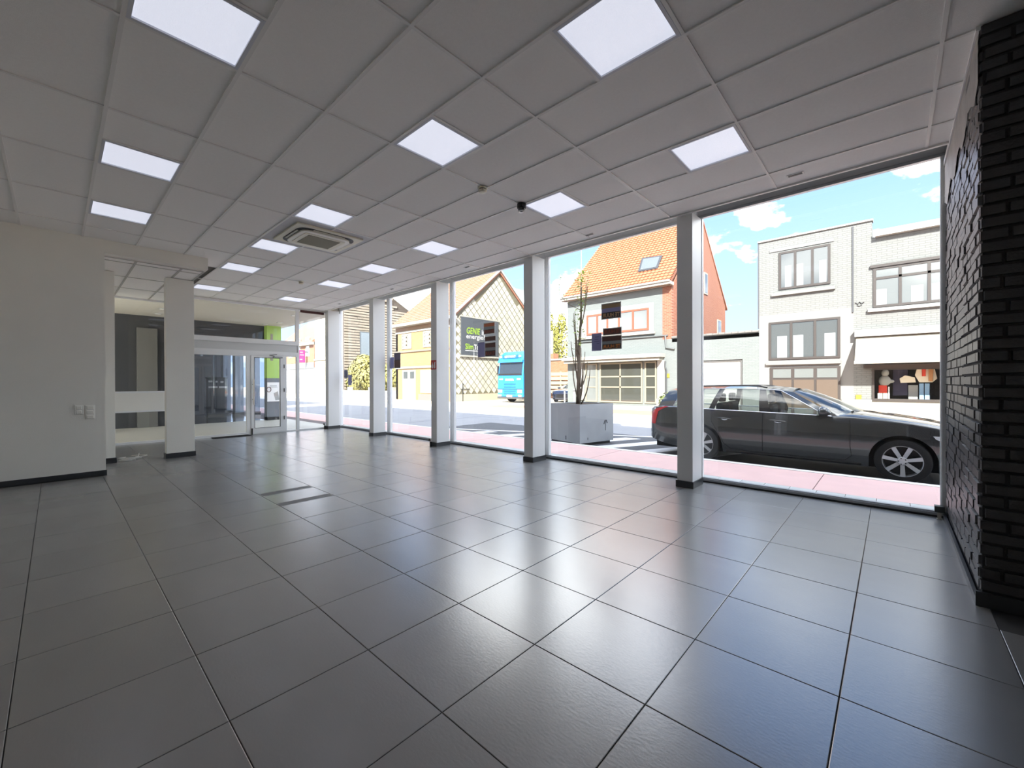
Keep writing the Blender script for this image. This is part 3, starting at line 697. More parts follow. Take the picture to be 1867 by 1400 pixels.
for s in range(22):
    t_ = s/21; leaf((X0-.1-.05*math.sin(3*t_), Y0+.3+.3*min(1, t_*2)-.05*t_, 3.45+.75*t_), random.uniform(.05, .09))
for s in range(230):
    z = random.uniform(2.3, 4.3); a_ = random.uniform(0, 6.28); leaf((X0+random.uniform(.02, .16)*math.cos(a_), Y0+random.uniform(.02, .16)*math.sin(a_), z), random.uniform(.07, .14))
lf.build('foliage', leafm, tb, recalc=False, kind='stuff')

# ---- cars
tyrem = M('tyre_rubber', (22, 22, 23), .75); rimm = M('alloy_rim', (205, 206, 208), .3, metal=.75); arch = M('arch_black', (8, 8, 9), .8)
chrome = M('chrome_trim', (215, 218, 222), .12, metal=1.0); carglass = glassmat('car_glass', (.60, .64, .63), f0=.05)
redl = M('tail_lamp_red', (190, 20, 24), .15, coat=1); hl = M('head_lamp', (225, 230, 235), .08, coat=1)
seatm = M('car_seat', (46, 46, 48), .8); blk = M('gloss_black', (10, 10, 11), .2, coat=.6)
def make_car(loc, rz, label, paint, sc=1.0, wheels_n=7, name='car', near_mirror=True):
    """local x = across (near side is -x), y = distance behind the front axle, z above the road"""
    t = thing(name, label, 'car', loc)
    Lx, Ly, Lz = loc
    def L(p): return (Lx+p[0], Ly+p[1], Lz+p[2])
    WB = 2.94; ZC = .335; RA = .392
    st = sorted(set([round(x, 3) for x in np.arange(-.87, 4.061, .05)] + [round(c+d*RA*math.cos(a_), 3) for c in (0, WB) for d in (-1, 1) for a_ in np.linspace(0, 1.5, 12)] + [4.06]))
    st = np.array(st)
    wM = pchip([-.87, -.82, -.68, -.42, 0, 1, 2.5, 3.3, 3.7, 3.95, 4.06], [.52, .68, .83, .905, .935, .94, .94, .93, .895, .82, .70], st)
    zsh = pchip([-.87, -.72, -.35, .2, .7, 1.6, 2.6, 3.5, 3.9, 4.06], [.64, .74, .855, .935, .965, .985, 1.005, 1.03, 1.03, .97], st)
    zct = pchip([-.87, -.76, -.4, .2, .62, .9, 1.6, 3.5, 3.9, 4.06], [.66, .78, .91, 1.0, 1.045, .99, .99, 1.03, 1.04, .98], st)
    zlo = pchip([-.87, -.6, -.4, .45, 2.5, 3.4, 3.7, 4.06], [.24, .20, .19, .20, .21, .23, .27, .36], st)
    def wid(z, k): return wM[k]*float(np.interp(z, [.18, .33, .5, .64, .80, .92, 1.03], [.945, .978, .995, 1.0, .992, .972, .945]))
    for k, s in enumerate(st):
        for c in (0, WB):
            if abs(s-c) < RA: zlo[k] = max(zlo[k], ZC+math.sqrt(RA*RA-(s-c)**2))
    rows = []
    tt = [0, .12, .26, .42, .58, .74, .88, 1.0]
    for k, s in enumerate(st):
        half = []
        for u in tt:
            z = zlo[k]+(zsh[k]-zlo[k])*u; half.append((wid(z, k), s, z))
        wB = half[-1][0]
        for f_, zf in ((.965, .30), (.86, .55), (.6, .85), (.3, .97), (0, 1.0)):
            half.append((wB*f_, s, zsh[k]+.012+(zct[k]-zsh[k]-.012)*zf))
        ring = [(-p[0], p[1], p[2]) for p in half] + [(p[0], p[1], p[2]) for p in reversed(half[:-1])]
        rows.append([L(p) for p in ring])
    mb = MB(); mb.grid(rows); mb.poly(rows[0]); mb.poly(rows[-1])
    body = mb.build('body', paint, t, smooth=2)
    body.modifiers['edges'].split_angle = math.radians(50)
    def bel(s): return float(np.interp(s, st, zsh))
    def wb(s): k = int(np.argmin(abs(st-s))); return wid(bel(s), k)
    # underbody and wheel wells
    MB().box(*[Lx-.66, Lx+.66], *[Ly-.80, Ly+3.95], Lz+.17, Lz+.60).build('underbody', arch, t)
    # greenhouse
    def roofz(s): return float(pchip([1.40, 1.75, 2.3, 3.0, 3.5, 3.72], [1.365, 1.405, 1.425, 1.415, 1.385, 1.36], s)[0])
    def roofw(s): return float(np.interp(s, [1.3, 1.8, 2.6, 3.4, 3.75], [.585, .625, .635, .615, .585]))
    lines = [(.78, 1.44, 'p'), (.93, 1.60, 'g'), (1.74, 1.86, 'p'), (1.92, 1.96, 'g'), (2.70, 2.56, 'p'), (2.80, 2.66, 'g'), (3.52, 3.36, 'p'), (3.86, 3.70, None)]
    def gp(sb, s_t, v, side):
        b = np.array([wb(sb)-.012, sb, bel(sb)+.012]); c = np.array([roofw(s_t), s_t, roofz(s_t)])
        p = b+(c-b)*v; p[0] += .035*math.sin(math.pi*v); return L((side*p[0], p[1], p[2]))
    for side in (-1, 1):
        for (a_, b_) in zip(lines[:-1], lines[1:]):
            nseg = max(2, int((b_[0]-a_[0])/.15)); g_ = []
            for v in (0, .25, .5, .75, 1):
                g_.append([gp(a_[0]+(b_[0]-a_[0])*q_/nseg, a_[1]+(b_[1]-a_[1])*q_/nseg, v, side) for q_ in range(nseg+1)])
            glassy = a_[2] == 'g'
            MB().grid(g_).build('side_window' if glassy else 'pillar', carglass if glassy else (paint if a_[0] > 3 or a_[0] < .9 else blk), t, smooth=True)
        # chrome line below and above the windows
        ch = [gp(s, s, 0, side) for s in np.linspace(.86, 3.80, 24)]
        ch = [L((side*(wb(s)-.004), s, bel(s)+.010)) for s in np.linspace(.86, 3.80, 26)]
        MB().tube(ch, .010, 6).build('chrome_strip', chrome, t, smooth=True)
        up = [gp(.93, 1.60, v, side) for v in (0, .33, .66)] + [gp(s, s, 1, side) for s in np.linspace(1.62, 3.36, 14)] + [gp(3.52, 3.36, v, side) for v in (.8, .4, .05)]
        MB().tube(up, .008, 6).build('chrome_strip', chrome, t, smooth=True)
        MB().tube([L((side*(roofw(s)-.07), s, roofz(s)+.045+(.012 if .05 < (s-1.9) < 1.5 else -.01))) for s in np.linspace(1.85, 3.55, 14)], .016, 6).build('roof_rail', blk, t, smooth=True)
        # door gaps
        def surf(s, z): k = int(np.argmin(abs(st-s))); return L((side*(wid(z, k)+.001), s, z))
        for path in ([(1.86, z) for z in np.linspace(.97, .30, 10)], [(.62, z) for z in np.linspace(.93, .50, 6)]+[(.60, .36), (.68, .28), (.9, .27)]+[(s, .27) for s in (1.2, 1.6, 2.0)]+[(2.4, .29), (2.52, .38), (2.58, .52), (2.66, .66), (2.74, .80), (2.76, .99)]):
            MB().tube([surf(*q_) for q_ in path], .005, 5).build('door_gap', arch, t, smooth=True)
        for s in (1.50, 2.38):
            MB().tube([surf(s, .845), L((side*(wb(s)+.028), s+.03, .85)), L((side*(wb(s)+.028), s+.21, .862)), surf(s+.24, .86)], [.012, .013, .013, .012], 8).build('door_handle', paint, t, smooth=True)
            MB().tube([surf(s+.07, .838), surf(s+.12, .825), surf(s+.17, .842)], .010, 6).build('handle_cup', chrome, t, smooth=True)
        MB().tube([surf(s, .235) for s in np.linspace(.48, 2.46, 12)], .022, 6).build('sill_trim', arch, t, smooth=True)
        # mirror
        mp_ = MB(); c0 = (side*(wb(.95)+.10), .98, 1.055)
        for i_ in range(7):
            row = []
            th = -math.pi/2+math.pi*i_/6
            for j_ in range(13):
                ph = 2*math.pi*j_/12
                row.append(L((c0[0]+.125*math.cos(th)*math.cos(ph)*(1.0), c0[1]+.125*math.cos(th)*math.sin(ph)*(1 if math.sin(ph) < 0 else .45), c0[2]+.088*math.sin(th))))
            mp_.grid([row]) if False else None
            mp_.__dict__.setdefault('rows', []).append(row)
        mp_.grid(mp_.rows)
        mir = mp_.build('mirror', paint, t, smooth=True)
        MB().box(Lx+c0[0]-.07, Lx+c0[0]+.07, Ly+1.00, Ly+1.05, Lz+.96, Lz+.995).build('mirror_arm', blk, mir)
        # lamps
        tl = []
        for z, a_, b_ in ((1.045, 3.60, 3.70), (.99, 3.74, 3.90), (.93, 3.84, 3.985), (.85, 3.86, 4.02), (.76, 3.88, 4.035), (.66, 3.90, 4.04)):
            row = []
            for q_ in range(5):
                s = a_+(b_-a_)*q_/4; k = int(np.argmin(abs(st-s))); zz = min(z, bel(s)+.02); row.append(L((side*(np.interp(s, st, wM)*float(np.interp(zz, [.64, .80, .92, 1.03], [1.0, .992, .972, .945]))+.008), s, zz)))
            tl.append(row)
        MB().grid(tl).build('tail_lamp', redl, t, smooth=True)
        hp = []
        for z, a_, b_ in ((.745, -.68, -.33), (.70, -.75, -.36), (.655, -.77, -.45)):
            row = []
            for q_ in range(7):
                s = a_+(b_-a_)*q_/6; row.append(L((side*(np.interp(s, st, wM)*1.0+.006), s, min(z, bel(s)-.01))))
            hp.append(row)
        MB().grid(hp).build('head_lamp', hl, t, smooth=True)
    # roof, windscreen, rear window
    rg_ = []
    for s in np.linspace(1.44, 3.72, 16):
        rg_.append([L((f_*roofw(s), s, roofz(s)+.062*(1-f_*f_))) for f_ in np.linspace(-1, 1, 9)])
    MB().grid(rg_).build('roof', paint, t, smooth=True)
    ws = []
    for v in np.linspace(0, 1, 6):
        row = []
        for f_ in np.linspace(-1, 1, 9):
            b = np.array([f_*(wb(.78)-.03), .78-.30*(1-f_*f_), .985+.055*(1-f_*f_)]); c = np.array([f_*roofw(1.44), 1.44-.10*(1-f_*f_), roofz(1.44)+.055*(1-f_*f_)])
            p = b+(c-b)*v; p[2] += .035*math.sin(math.pi*v)*.8; row.append(L(p))
        ws.append(row)
    MB().grid(ws).build('windscreen', carglass, t, smooth=True)
    rw = []
    for v in np.linspace(0, 1, 5):
        row = []
        for f_ in np.linspace(-1, 1, 9):
            b = np.array([f_*(wb(3.86)-.02), 3.86+.14*(1-f_*f_), bel(3.86)+.02]); c = np.array([f_*roofw(3.7), 3.70+.05*(1-f_*f_), roofz(3.7)+.05*(1-f_*f_)])
            row.append(L(b+(c-b)*v))
        rw.append(row)
    MB().grid(rw).build('rear_window', carglass, t, smooth=True)
    MB().tube([L((f_*.5, .62-.10*(1-f_*f_), 1.05)) for f_ in (-1, -.5, 0, .4)], .012, 6).build('wiper', blk, t, smooth=True)
    fin = MB().prism([L((-.02, 3.18, 1.45)), L((-.02, 3.40, 1.45)), L((-.02, 3.38, 1.50)), L((-.02, 3.30, 1.52))], (.04, 0, 0)); fin.build('antenna_fin', blk, t, bevel=.01)
    # interior
    for sx in (-.36, .36):
        for s in (1.75, 2.62):
            MB().box(Lx+sx-.24, Lx+sx+.24, Ly+s, Ly+s+.14, Lz+.55, Lz+1.14).build('seat', seatm, t, bevel=.05)
            MB().box(Lx+sx-.13, Lx+sx+.13, Ly+s+.03, Ly+s+.12, Lz+1.15, Lz+1.32).build('headrest', seatm, t, bevel=.03)
    MB().box(Lx-.7, Lx+.7, Ly+.75, Ly+1.05, Lz+.9, Lz+1.0).build('dashboard', seatm, t, bevel=.03)
    # front grille, rear bumper, plate
    MB().box(Lx-.42, Lx+.42, Ly-.885, Ly-.86, Lz+.36, Lz+.60).build('grille', blk, t)
    MB().box(Lx-.26, Lx+.26, Ly+4.05, Ly+4.075, Lz+.62, Lz+.74).build('number_plate', M('plate_white', (230, 230, 225), .5), t)
    MB().tube([L((-.60, 4.02, .45)), L((-.3, 4.075, .45)), L((.3, 4.075, .45)), L((.60, 4.02, .45))], .03, 6).build('rear_bumper_trim', arch, t, smooth=True)
    # wheels
    for c in (0, WB):
        for side in (-1, 1):
            x1 = side*.925; x0 = side*.71
            w = MB().lathe([(.20, x0), (.29, x0), (.325, x0+side*.02), (.335, x0+side*.06), (.335, x1-side*.05), (.325, x1-side*.012), (.29, x1), (.235, x1-side*.004), (.232, x1-side*.03), (.20, x0)], L((0, c, ZC)), 'x', 40).build('tyre', tyrem, t, smooth=2)
            rim = MB().lathe([(.236, x1-side*.06), (.240, x1-side*.006), (.228, x1-side*.004), (.222, x1-side*.05), (.215, x1-side*.09)], L((0, c, ZC)), 'x', 40)
            rim.f = rim.f[:-2]
            r_ = rim.build('rim', rimm, w, smooth=2)
            MB().lathe([(.214, x1-side*.10), (.214, x1-side*.11)], L((0, c, ZC)), 'x', 24).build('brake_disc', M('brake_dark', (30, 28, 28), .5, metal=.4), w)
            sp = MB()
            for k in range(wheels_n):
                a_ = 2*math.pi*k/wheels_n+.2
                for (ha, hr, w0, w1) in ((0, 0, .024, .030),):
                    d = np.array([0, math.cos(a_), math.sin(a_)]); n_ = np.array([0, -math.sin(a_), math.cos(a_)])
                    C0 = np.array(L((x1-side*.035, c, ZC))); C1 = np.array(L((x1-side*.008, c, ZC)))
                    q_ = [C0+d*.045-n_*w0, C0+d*.045+n_*w0, C1+d*.232+n_*w1, C1+d*.232-n_*w1]
                    sp.prism(q_, (-side*.022, 0, 0))
            sp.lathe([(.062, x1-side*.055), (.062, x1-side*.028), (.05, x1-side*.02)], L((0, c, ZC)), 'x', 20)
            sp.build('spokes', rimm, r_, bevel=.003)
            nt_ = MB()
            for k in range(5):
                a_ = 2*math.pi*k/5; nt_.lathe([(.010, x1-side*.03), (.010, x1-side*.018)], L((0, c+.045*math.cos(a_), ZC+.045*math.sin(a_))), 'x', 8)
            nt_.build('wheel_bolts', blk, r_)
    t.rotation_euler.z = rz; t.scale = (sc, sc, sc)
    return t
paint = M('dark_metallic_paint', (70, 72, 72), .2, metal=.5, spec=.6, coat=1.0)
make_car((9.60, -.115, ZR0), 0, 'dark grey estate car with silver alloy wheels parked along the kerb', paint)
paint2 = M('blue_black_paint', (26, 30, 44), .2, metal=.3, coat=1.0)
make_car((26.2, 18.35, ZF-.01), math.radians(-78), 'dark blue car parked in the yard beside the grey house', paint2, wheels_n=5)

# ---- blue lorry
tx, ty = 22.6, 20.85; zb = ZF
lor = thing('lorry', 'bright blue lorry tractor unit parked nose to the street before the slated gable', 'lorry', (tx, ty, zb))
blue = M('lorry_blue', (38, 118, 205), .3, coat=.6); dgl = M('lorry_windscreen', (40, 46, 52), .05, coat=1); lbk = M('lorry_black', (24, 24, 26), .5)
w2 = 1.24
sil = [(0.0, .42), (0.0, 1.15), (.03, 2.05), (.06, 2.1), (.22, 3.05), (.10, 3.10), (.14, 3.42), (.75, 3.80), (2.2, 3.95), (2.3, 3.9), (2.3, .75), (1.6, .75), (1.6, .42)]
MB().prism([(tx+a_, ty-w2, zb+b_) for a_, b_ in sil], (0, 2*w2, 0)).build('cab', blue, lor, bevel=.06)
MB().poly([(tx+.045, ty-w2+.10, zb+2.12), (tx+.045, ty+w2-.10, zb+2.12), (tx+.195, ty+w2-.12, zb+3.0), (tx+.195, ty-w2+.12, zb+3.0)]).build('windscreen', dgl, lor)
MB().prism([(tx+.02, ty-w2+.06, zb+2.02), (tx+.02, ty+w2-.06, zb+2.02), (tx+.03, ty+w2-.10, zb+2.14), (tx+.03, ty-w2+.10, zb+2.14)], (-.03, 0, 0)).build('wiper_panel', lbk, lor)
MB().prism([(tx+.16, ty-w2+.03, zb+2.98), (tx-.03, ty-w2+.03, zb+2.96), (tx+.0, ty-w2+.03, zb+3.12), (tx+.12, ty-w2+.03, zb+3.2)], (0, 2*w2-.06, 0)).build('sun_visor', blue, lor, bevel=.02)
box('roof_sign', M('lorry_sign_blue', (30, 84, 170), .4), tx+.06, tx+.11, ty-.78, ty+.78, zb+3.28, zb+3.52, lor)
text('sign_lettering', 'LETTERT', M('lorry_white', (235, 240, 245), .4), (tx+.055, ty+.55, zb+3.33), (0, -1, 0), (0, 0, 1), 1.1, .14, lor)
for sgn in (-1, 1): box('marker_lamp', M('lamp_pale', (240, 240, 225), .3), tx+.04, tx+.09, ty+sgn*.95-.09, ty+sgn*.95+.09, zb+3.33, zb+3.45, lor)
for k, z in enumerate((1.32, 1.10, .80, .62)):
    box('grille_slat', M('grille_blue', (26, 84, 160), .4), tx-.02, tx+.02, ty-.58, ty+.58, zb+z, zb+z+.10, lor)
box('grille_joint', lbk, tx-.012, tx+.02, ty-w2+.02, ty+w2-.02, zb+.98, zb+1.02, lor)
text('grille_lettering', 'SCANIA', MATS['lorry_white'], (tx-.016, ty+.42, zb+1.62), (0, -1, 0), (0, 0, 1), .84, .15, lor)
for sgn in (-1, 1):
    box('head_lamp', M('lorry_lamp', (236, 240, 240), .15, coat=1), tx-.03, tx+.03, ty+sgn*.98-.20, ty+sgn*.98+.20, zb+.72, zb+.95, lor, bevel=.02)
    box('fog_lamp', MATS['lorry_lamp'], tx-.03, tx+.03, ty+sgn*1.0-.14, ty+sgn*1.0+.14, zb+.46, zb+.58, lor)
    box('badge_lamp', MATS['lorry_lamp'], tx-.01, tx+.03, ty+sgn*.88-.16, ty+sgn*.88+.16, zb+1.68, zb+1.78, lor)
    MB().box(tx+.10, tx+.22, ty+sgn*1.34-.07, ty+sgn*1.34+.07, zb+2.1, zb+2.75).build('mirror', lbk, lor, bevel=.03)
    MB().box(tx+.3, tx+1.9, ty+sgn*1.24-.005, ty+sgn*1.24+.005, zb+2.1, zb+2.9).build('side_window', dgl, lor)
    MB().lathe([(.3, -.14), (.5, -.14), (.5, .14), (.3, .14)], (tx+1.35, ty+sgn*1.0, zb+.5), 'y', 24).build('wheel', tyrem, lor, smooth=2)
    MB().lathe([(.3, -.14), (.5, -.14), (.5, .14), (.3, .14)], (tx+3.2, ty+sgn*.9, zb+.5), 'y', 24).build('wheel', tyrem, lor, smooth=2)
box('bumper', M('bumper_dark', (60, 60, 62), .5), tx-.04, tx+.6, ty-w2, ty+w2, zb+.28, zb+.42, lor)
box('number_plate', MATS['lorry_white'], tx-.05, tx-.02, ty-.26, ty+.26, zb+.42, zb+.56, lor)
box('chassis', lbk, tx+1.6, tx+3.9, ty-.5, ty+.5, zb+.55, zb+.85, lor)
# ================================================================== BUILDINGS ACROSS THE STREET
def srgb(v): return 255*(12.92*v if v <= .0031308 else 1.055*v**(1/2.4)-.055)
def D(rgb, _=None):
    """surface colour for a thing that reads as rgb outdoors; one scale for every surface, whichever way it faces"""
    return tuple(srgb(min(.8, c/3.5)) for c in lin(rgb))
XF = 24.5; ZG = ZF-.01
def wbox(name, m, x, xd, y0, y1, z0, z1, parent, **k): return box(name, m, x, x+xd, y0, y1, z0, z1, parent, **k)
wpane = M('far_window_pane', D((118, 126, 128)), .06, coat=.6); wpane2 = M('pale_window_pane', D((164, 170, 168)), .08, coat=.6)
def xwindow(parent, X, y0, y1, z0, z1, ncol, fm, pm, ft=.07, nrow=1, curtain=None, sill=None, rows=None):
    """window in a wall facing the street (normal -X)"""
    w = bpy.data.objects.new('window', None); COL.objects.link(w); w.parent = parent; w.location = Vector((X, (y0+y1)/2, z0))-WL(parent)
    f_ = MB(); xa, xb = X-.05, X+.01
    f_.box(xa, xb, y0, y1, z0, z0+ft).box(xa, xb, y0, y1, z1-ft, z1).box(xa, xb, y0, y0+ft, z0+ft, z1-ft).box(xa, xb, y1-ft, y1, z0+ft, z1-ft)
    for k in range(1, ncol): c = y0+(y1-y0)*k/ncol; f_.box(xa, xb, c-ft/2, c+ft/2, z0+ft, z1-ft)
    rz_ = rows or [z0+(z1-z0)*k/nrow for k in range(1, nrow)]
    for c in rz_: f_.box(xa, xb, y0+ft, y1-ft, c-ft/2, c+ft/2)
    f_.build('frame', fm, w)
    zz = [z0]+list(rz_)+[z1]
    for k in range(ncol):
        for r in range(len(zz)-1):
            a_, b_ = y0+(y1-y0)*k/ncol, y0+(y1-y0)*(k+1)/ncol
            p_ = box('pane', pm, X-.02, X+.01, a_+ft*.5, b_-ft*.5, zz[r]+ft*.5, zz[r+1]-ft*.5, w)
            if curtain and r == 0:
                box('curtain', curtain, X-.022, X-.02, a_+ft+(b_-a_)*(.08+.3*(k % 2)), a_+(b_-a_)*(.62+.3*(k % 2)), zz[r]+ft*.6, zz[r]+(zz[r+1]-zz[r])*.62, w)
    return w
def roof_grid(mb, o, du, dv, nu, nv, wave, step, sub=3, wa=4):
    """tiled slope: o corner, du along eave, dv up the slope, nu x nv tiles"""
    o = np.array(o, float); du = np.array(du, float); dv = np.array(dv, float); n = np.cross(du, dv); n /= np.linalg.norm(n)
    if n[2] < 0: n = -n
    rows = []
    for r in range(nv):
        for e_, h_ in ((0.0, step), (1.0, 0.0)):
            row = []
            for c in range(nu*wa+1):
                u = c/(nu*wa); ph = (c % wa)/wa
                row.append(o+du*u+dv*((r+e_)/nv)+n*(h_+wave*(.5+.5*math.cos(2*math.pi*ph))))
            rows.append(row)
    mb.grid(rows)

# ---- grey corner house with orange tiled roof
YL, YRr = 17.0, 9.6; EZ = 7.22; RX, RZ = 29.85, 12.6
gh = thing('grey_house', 'grey painted house with orange tiled roof and a shop window under a white canopy', 'house', (XF, (YL+YRr)/2, ZG))
greyb = brickmat('grey_painted_brick', D((178, 186, 184)), D((172, 180, 178)), D((158, 166, 165)), 'YZ', bw=.30, bh=.085, mort=.008, bumpd=.4)
redb = brickmat('red_gable_brick', D((222, 142, 112), 1.25), D((206, 118, 92), 1.25), D((226, 178, 152), 1.25), 'XZ', bw=.24, bh=.085, mort=.014)
redb2 = brickmat('red_front_brick', D((222, 142, 112)), D((206, 118, 92)), D((226, 178, 152)), 'YZ', bw=.24, bh=.085, mort=.014)
cream = M('cream_woodwork', D((244, 238, 222)), .6); whitew = M('white_woodwork', D((246, 246, 242)), .6)
terr = M('terracotta_window_frame', D((206, 116, 84)), .5)
orange = M('orange_roof_tile', D((236, 150, 104), 1.9), .7, noise=(2.5, .10))
box('front_wall', greyb, XF, XF+.3, YRr+.55, YL, ZG, EZ, gh)
box('corner_wall', redb2, XF+.001, XF+.3, YRr, YRr+.55, 3.9, EZ, gh)
box('corner_base', greyb, XF+.0, XF+.3, YRr, YRr+.55, ZG, 3.9, gh)
MB().prism([(XF+.3, YRr, ZG), (35.2, YRr, ZG), (35.2, YRr, EZ), (RX, YRr, RZ-.05), (XF+.3, YRr, EZ)], (0, .3, 0)).build('gable_wall', redb, gh)
MB().prism([(XF+.3, YL-.3, ZG), (35.2, YL-.3, ZG), (35.2, YL-.3, EZ), (RX, YL-.3, RZ-.05), (XF+.3, YL-.3, EZ)], (0, .3, 0)).build('gable_wall', greyb, gh)
box('back_wall', greyb, 35.0, 35.2, YRr+.3, YL-.3, ZG, EZ, gh)
rf = MB(); roof_grid(rf, (XF-.35, YRr-.05, EZ), (0, YL-YRr+.3, 0), (RX-XF+.35, 0, RZ-EZ), 30, 24, .05, .05)
rf.build('roof_tiles', orange, gh, recalc=False, kind='stuff')
MB().prism([(RX, YRr-.05, RZ), (35.6, YRr-.05, EZ-.1), (35.6, YRr-.05, EZ-.25), (RX, YRr-.05, RZ-.15)], (0, YL-YRr+.3, 0)).build('rear_slope', orange, gh)
MB().prism([(XF-.32, YRr-.05, EZ-.03), (RX, YRr-.05, RZ-.03), (RX, YRr-.05, RZ-.2), (XF-.32, YRr-.05, EZ-.2)], (0, YL-YRr+.3, 0)).build('roof_base', M('roof_board', D((190, 120, 90)), .8), gh)
box('gutter', cream, XF-.55, XF+.05, YRr-.12, YL+.25, EZ-.16, EZ+.02, gh); box('gutter_lip', M('gutter_grey', D((190, 186, 178)), .6), XF-.62, XF-.55, YRr-.12, YL+.25, EZ-.02, EZ+.10, gh)
# skylight on the roof slope
nrm = np.array([-(RZ-EZ), 0, (RX-XF+.35)]); nrm /= np.linalg.norm(nrm); pt0 = np.array([XF-.35, 0, EZ])+nrm*.12
def onroof(x, y):
    d = ray(x, y); o_ = np.array([0, 0, CAMZ]); t_ = ((pt0-o_)@nrm)/(d@nrm); return o_+d*t_
sk = [onroof(*q) for q in ((1170, 470.5), (1207.5, 465), (1199, 488.5), (1163, 495))]
ctr = sum(sk)/4
MB().prism([tuple(p_) for p_ in sk], tuple(-nrm*.12)).build('skylight_frame', M('skylight_grey', D((120, 120, 122)), .4, metal=.3), gh)
MB().prism([tuple(ctr+(p_-ctr)*.80+nrm*.012) for p_ in sk], tuple(-nrm*.01)).build('skylight_pane', wpane2, gh)
# first floor window band
a_, b_ = FX(1055, 570, XF), FX(1192, 551, XF); y1s, y0s = a_[1], b_[1]
box('window_surround', whitew, XF-.03, XF, y0s, y1s, 4.42, 6.2, gh)
xwindow(gh, XF-.03, 10.97, 13.05, 4.55, 5.92, 2, terr, wpane2, .12)
xwindow(gh, XF-.03, 13.75, 15.4, 4.55, 5.92, 2, terr, wpane2, .12)
box('window_sill', cream, XF-.16, XF-.03, y0s-.1, y1s+.1, 4.30, 4.44, gh)
box('string_pipe', M('pipe_grey', D((140, 146, 146)), .5), XF-.10, XF-.02, YRr+.2, YL-1.0, 4.10, 4.17, gh)
MB().tube([(XF-.08, YRr+.35, 4.12), (XF-.08, YRr+.30, 3.4), (XF-.08, YRr-.2, 3.3)], .05, 8).build('drain_pipe', MATS['pipe_grey'], gh)
MB().tube([(XF-.08, 9.95, 2.6), (XF-.10, 9.98, 2.3), (XF-.08, 9.9, 2.1), (XF-.08, 9.9, ZG)], .05, 8).build('drain_pipe', M('pipe_dark', D((90, 94, 96)), .5), gh)
box('canopy', cream, XF-.75, XF, 10.0, YL, 2.84, 3.06, gh); box('canopy_soffit', M('canopy_under', D((206, 204, 192)), .6), XF-.62, XF, 10.1, YL-.1, 2.66, 2.84, gh)
box('door_post', whitew, XF-.12, XF, 10.0, 10.42, .35, 2.66, gh); box('door_post', whitew, XF-.12, XF, 15.6, 16.2, .15, 2.66, gh)
shopf = M('shop_frame_beige', D((206, 196, 170)), .5); shopd = M('shop_dark_glass', D((104, 106, 98)), .06, coat=.6)
xwindow(gh, XF-.02, 10.5, 11.25, .05, 2.62, 1, shopf, shopd, .09, rows=[1.05, 1.72])
xwindow(gh, XF-.02, 11.4, 14.4, .05, 2.62, 2, shopf, shopd, .09, rows=[1.05, 1.72])
xwindow(gh, XF-.02, 14.6, 15.5, .05, 2.62, 1, shopf, wpane2, .09, rows=[1.05, 1.72])
box('shop_poster', M('shop_ochre', D((186, 156, 110)), .6), XF-.03, XF-.021, 13.75, 14.2, 1.8, 2.5, gh)
box('shop_poster', whitew, XF-.035, XF-.022, 10.62, 11.1, 1.85, 2.4, gh)
box('plinth_wall', M('plinth_pale', D((210, 208, 198)), .7), XF-.10, XF, 9.7, 10.5, ZG, .35, gh)
box('meter_plate', M('yellow_plate', D((232, 204, 70)), .5), XF-.03, XF, 9.98-.25, 9.98-.02, 1.62, 1.86, gh)
for (za, zb_, xa, xb) in ((7.45, 8.95, 30.2, 30.9), (4.9, 6.0, 33.1, 34.0)):
    g_ = box('gable_window', M('gable_window_frame', D((230, 222, 205), 1.25), .6), xa, xb, YRr-.05, YRr, za, zb_, gh); box('pane', wpane, xa+.12, xb-.12, YRr-.06, YRr-.05, za+.1, zb_-.1, g_)
# bush by the corner
# ---- garage annex
an = thing('garage_annex', 'low grey brick annex with a white slatted garage door beside the grey house', 'garage', (XF, 7.3, ZG))
def holed_front(parent, name, m, y0, y1, z0, z1, hy0, hy1, hz0, hz1, x=XF, d=.3):
    box(name, m, x, x+d, y0, hy0, z0, z1, parent); box(name, m, x, x+d, hy1, y1, z0, z1, parent); box(name, m, x, x+d, hy0, hy1, hz1, z1, parent)
    if hz0 > z0: box(name, m, x, x+d, hy0, hy1, z0, hz0, parent)
holed_front(an, 'front_wall', greyb, 5.07, 9.6, ZG, 3.95, 5.84, 8.55, ZG, 2.56)
box('flat_roof', M('annex_roof', D((150, 150, 148)), .8), XF, 34, 5.07, 9.58, 3.7, 3.9, an)
cop = M('coping_tile', D((168, 166, 160)), .7)
for k in range(14): box('coping_tile', cop, XF-.06, XF+.36, 5.08+k*.323, 5.08+k*.323+.31, 3.95, 4.03+.02*(k % 2), an)
box('garage_frame', M('garage_frame_grey', D((128, 128, 126)), .5), XF+.06, XF+.2, 5.84, 5.95, ZG, 2.56, an); box('garage_frame', MATS['garage_frame_grey'], XF+.06, XF+.2, 5.95, 8.55, 2.46, 2.56, an)
gs = M('garage_slat_white', D((244, 244, 240)), .5); k = 0; z = ZG
while z < 2.44:
    MB().prism([(XF+.10, 5.95, z), (XF+.10, 5.95, z+.185), (XF+.115, 5.95, z+.21), (XF+.15, 5.95, z+.21), (XF+.15, 5.95, z)], (0, 2.6, 0)).build('garage_slat', gs, an); z += .212
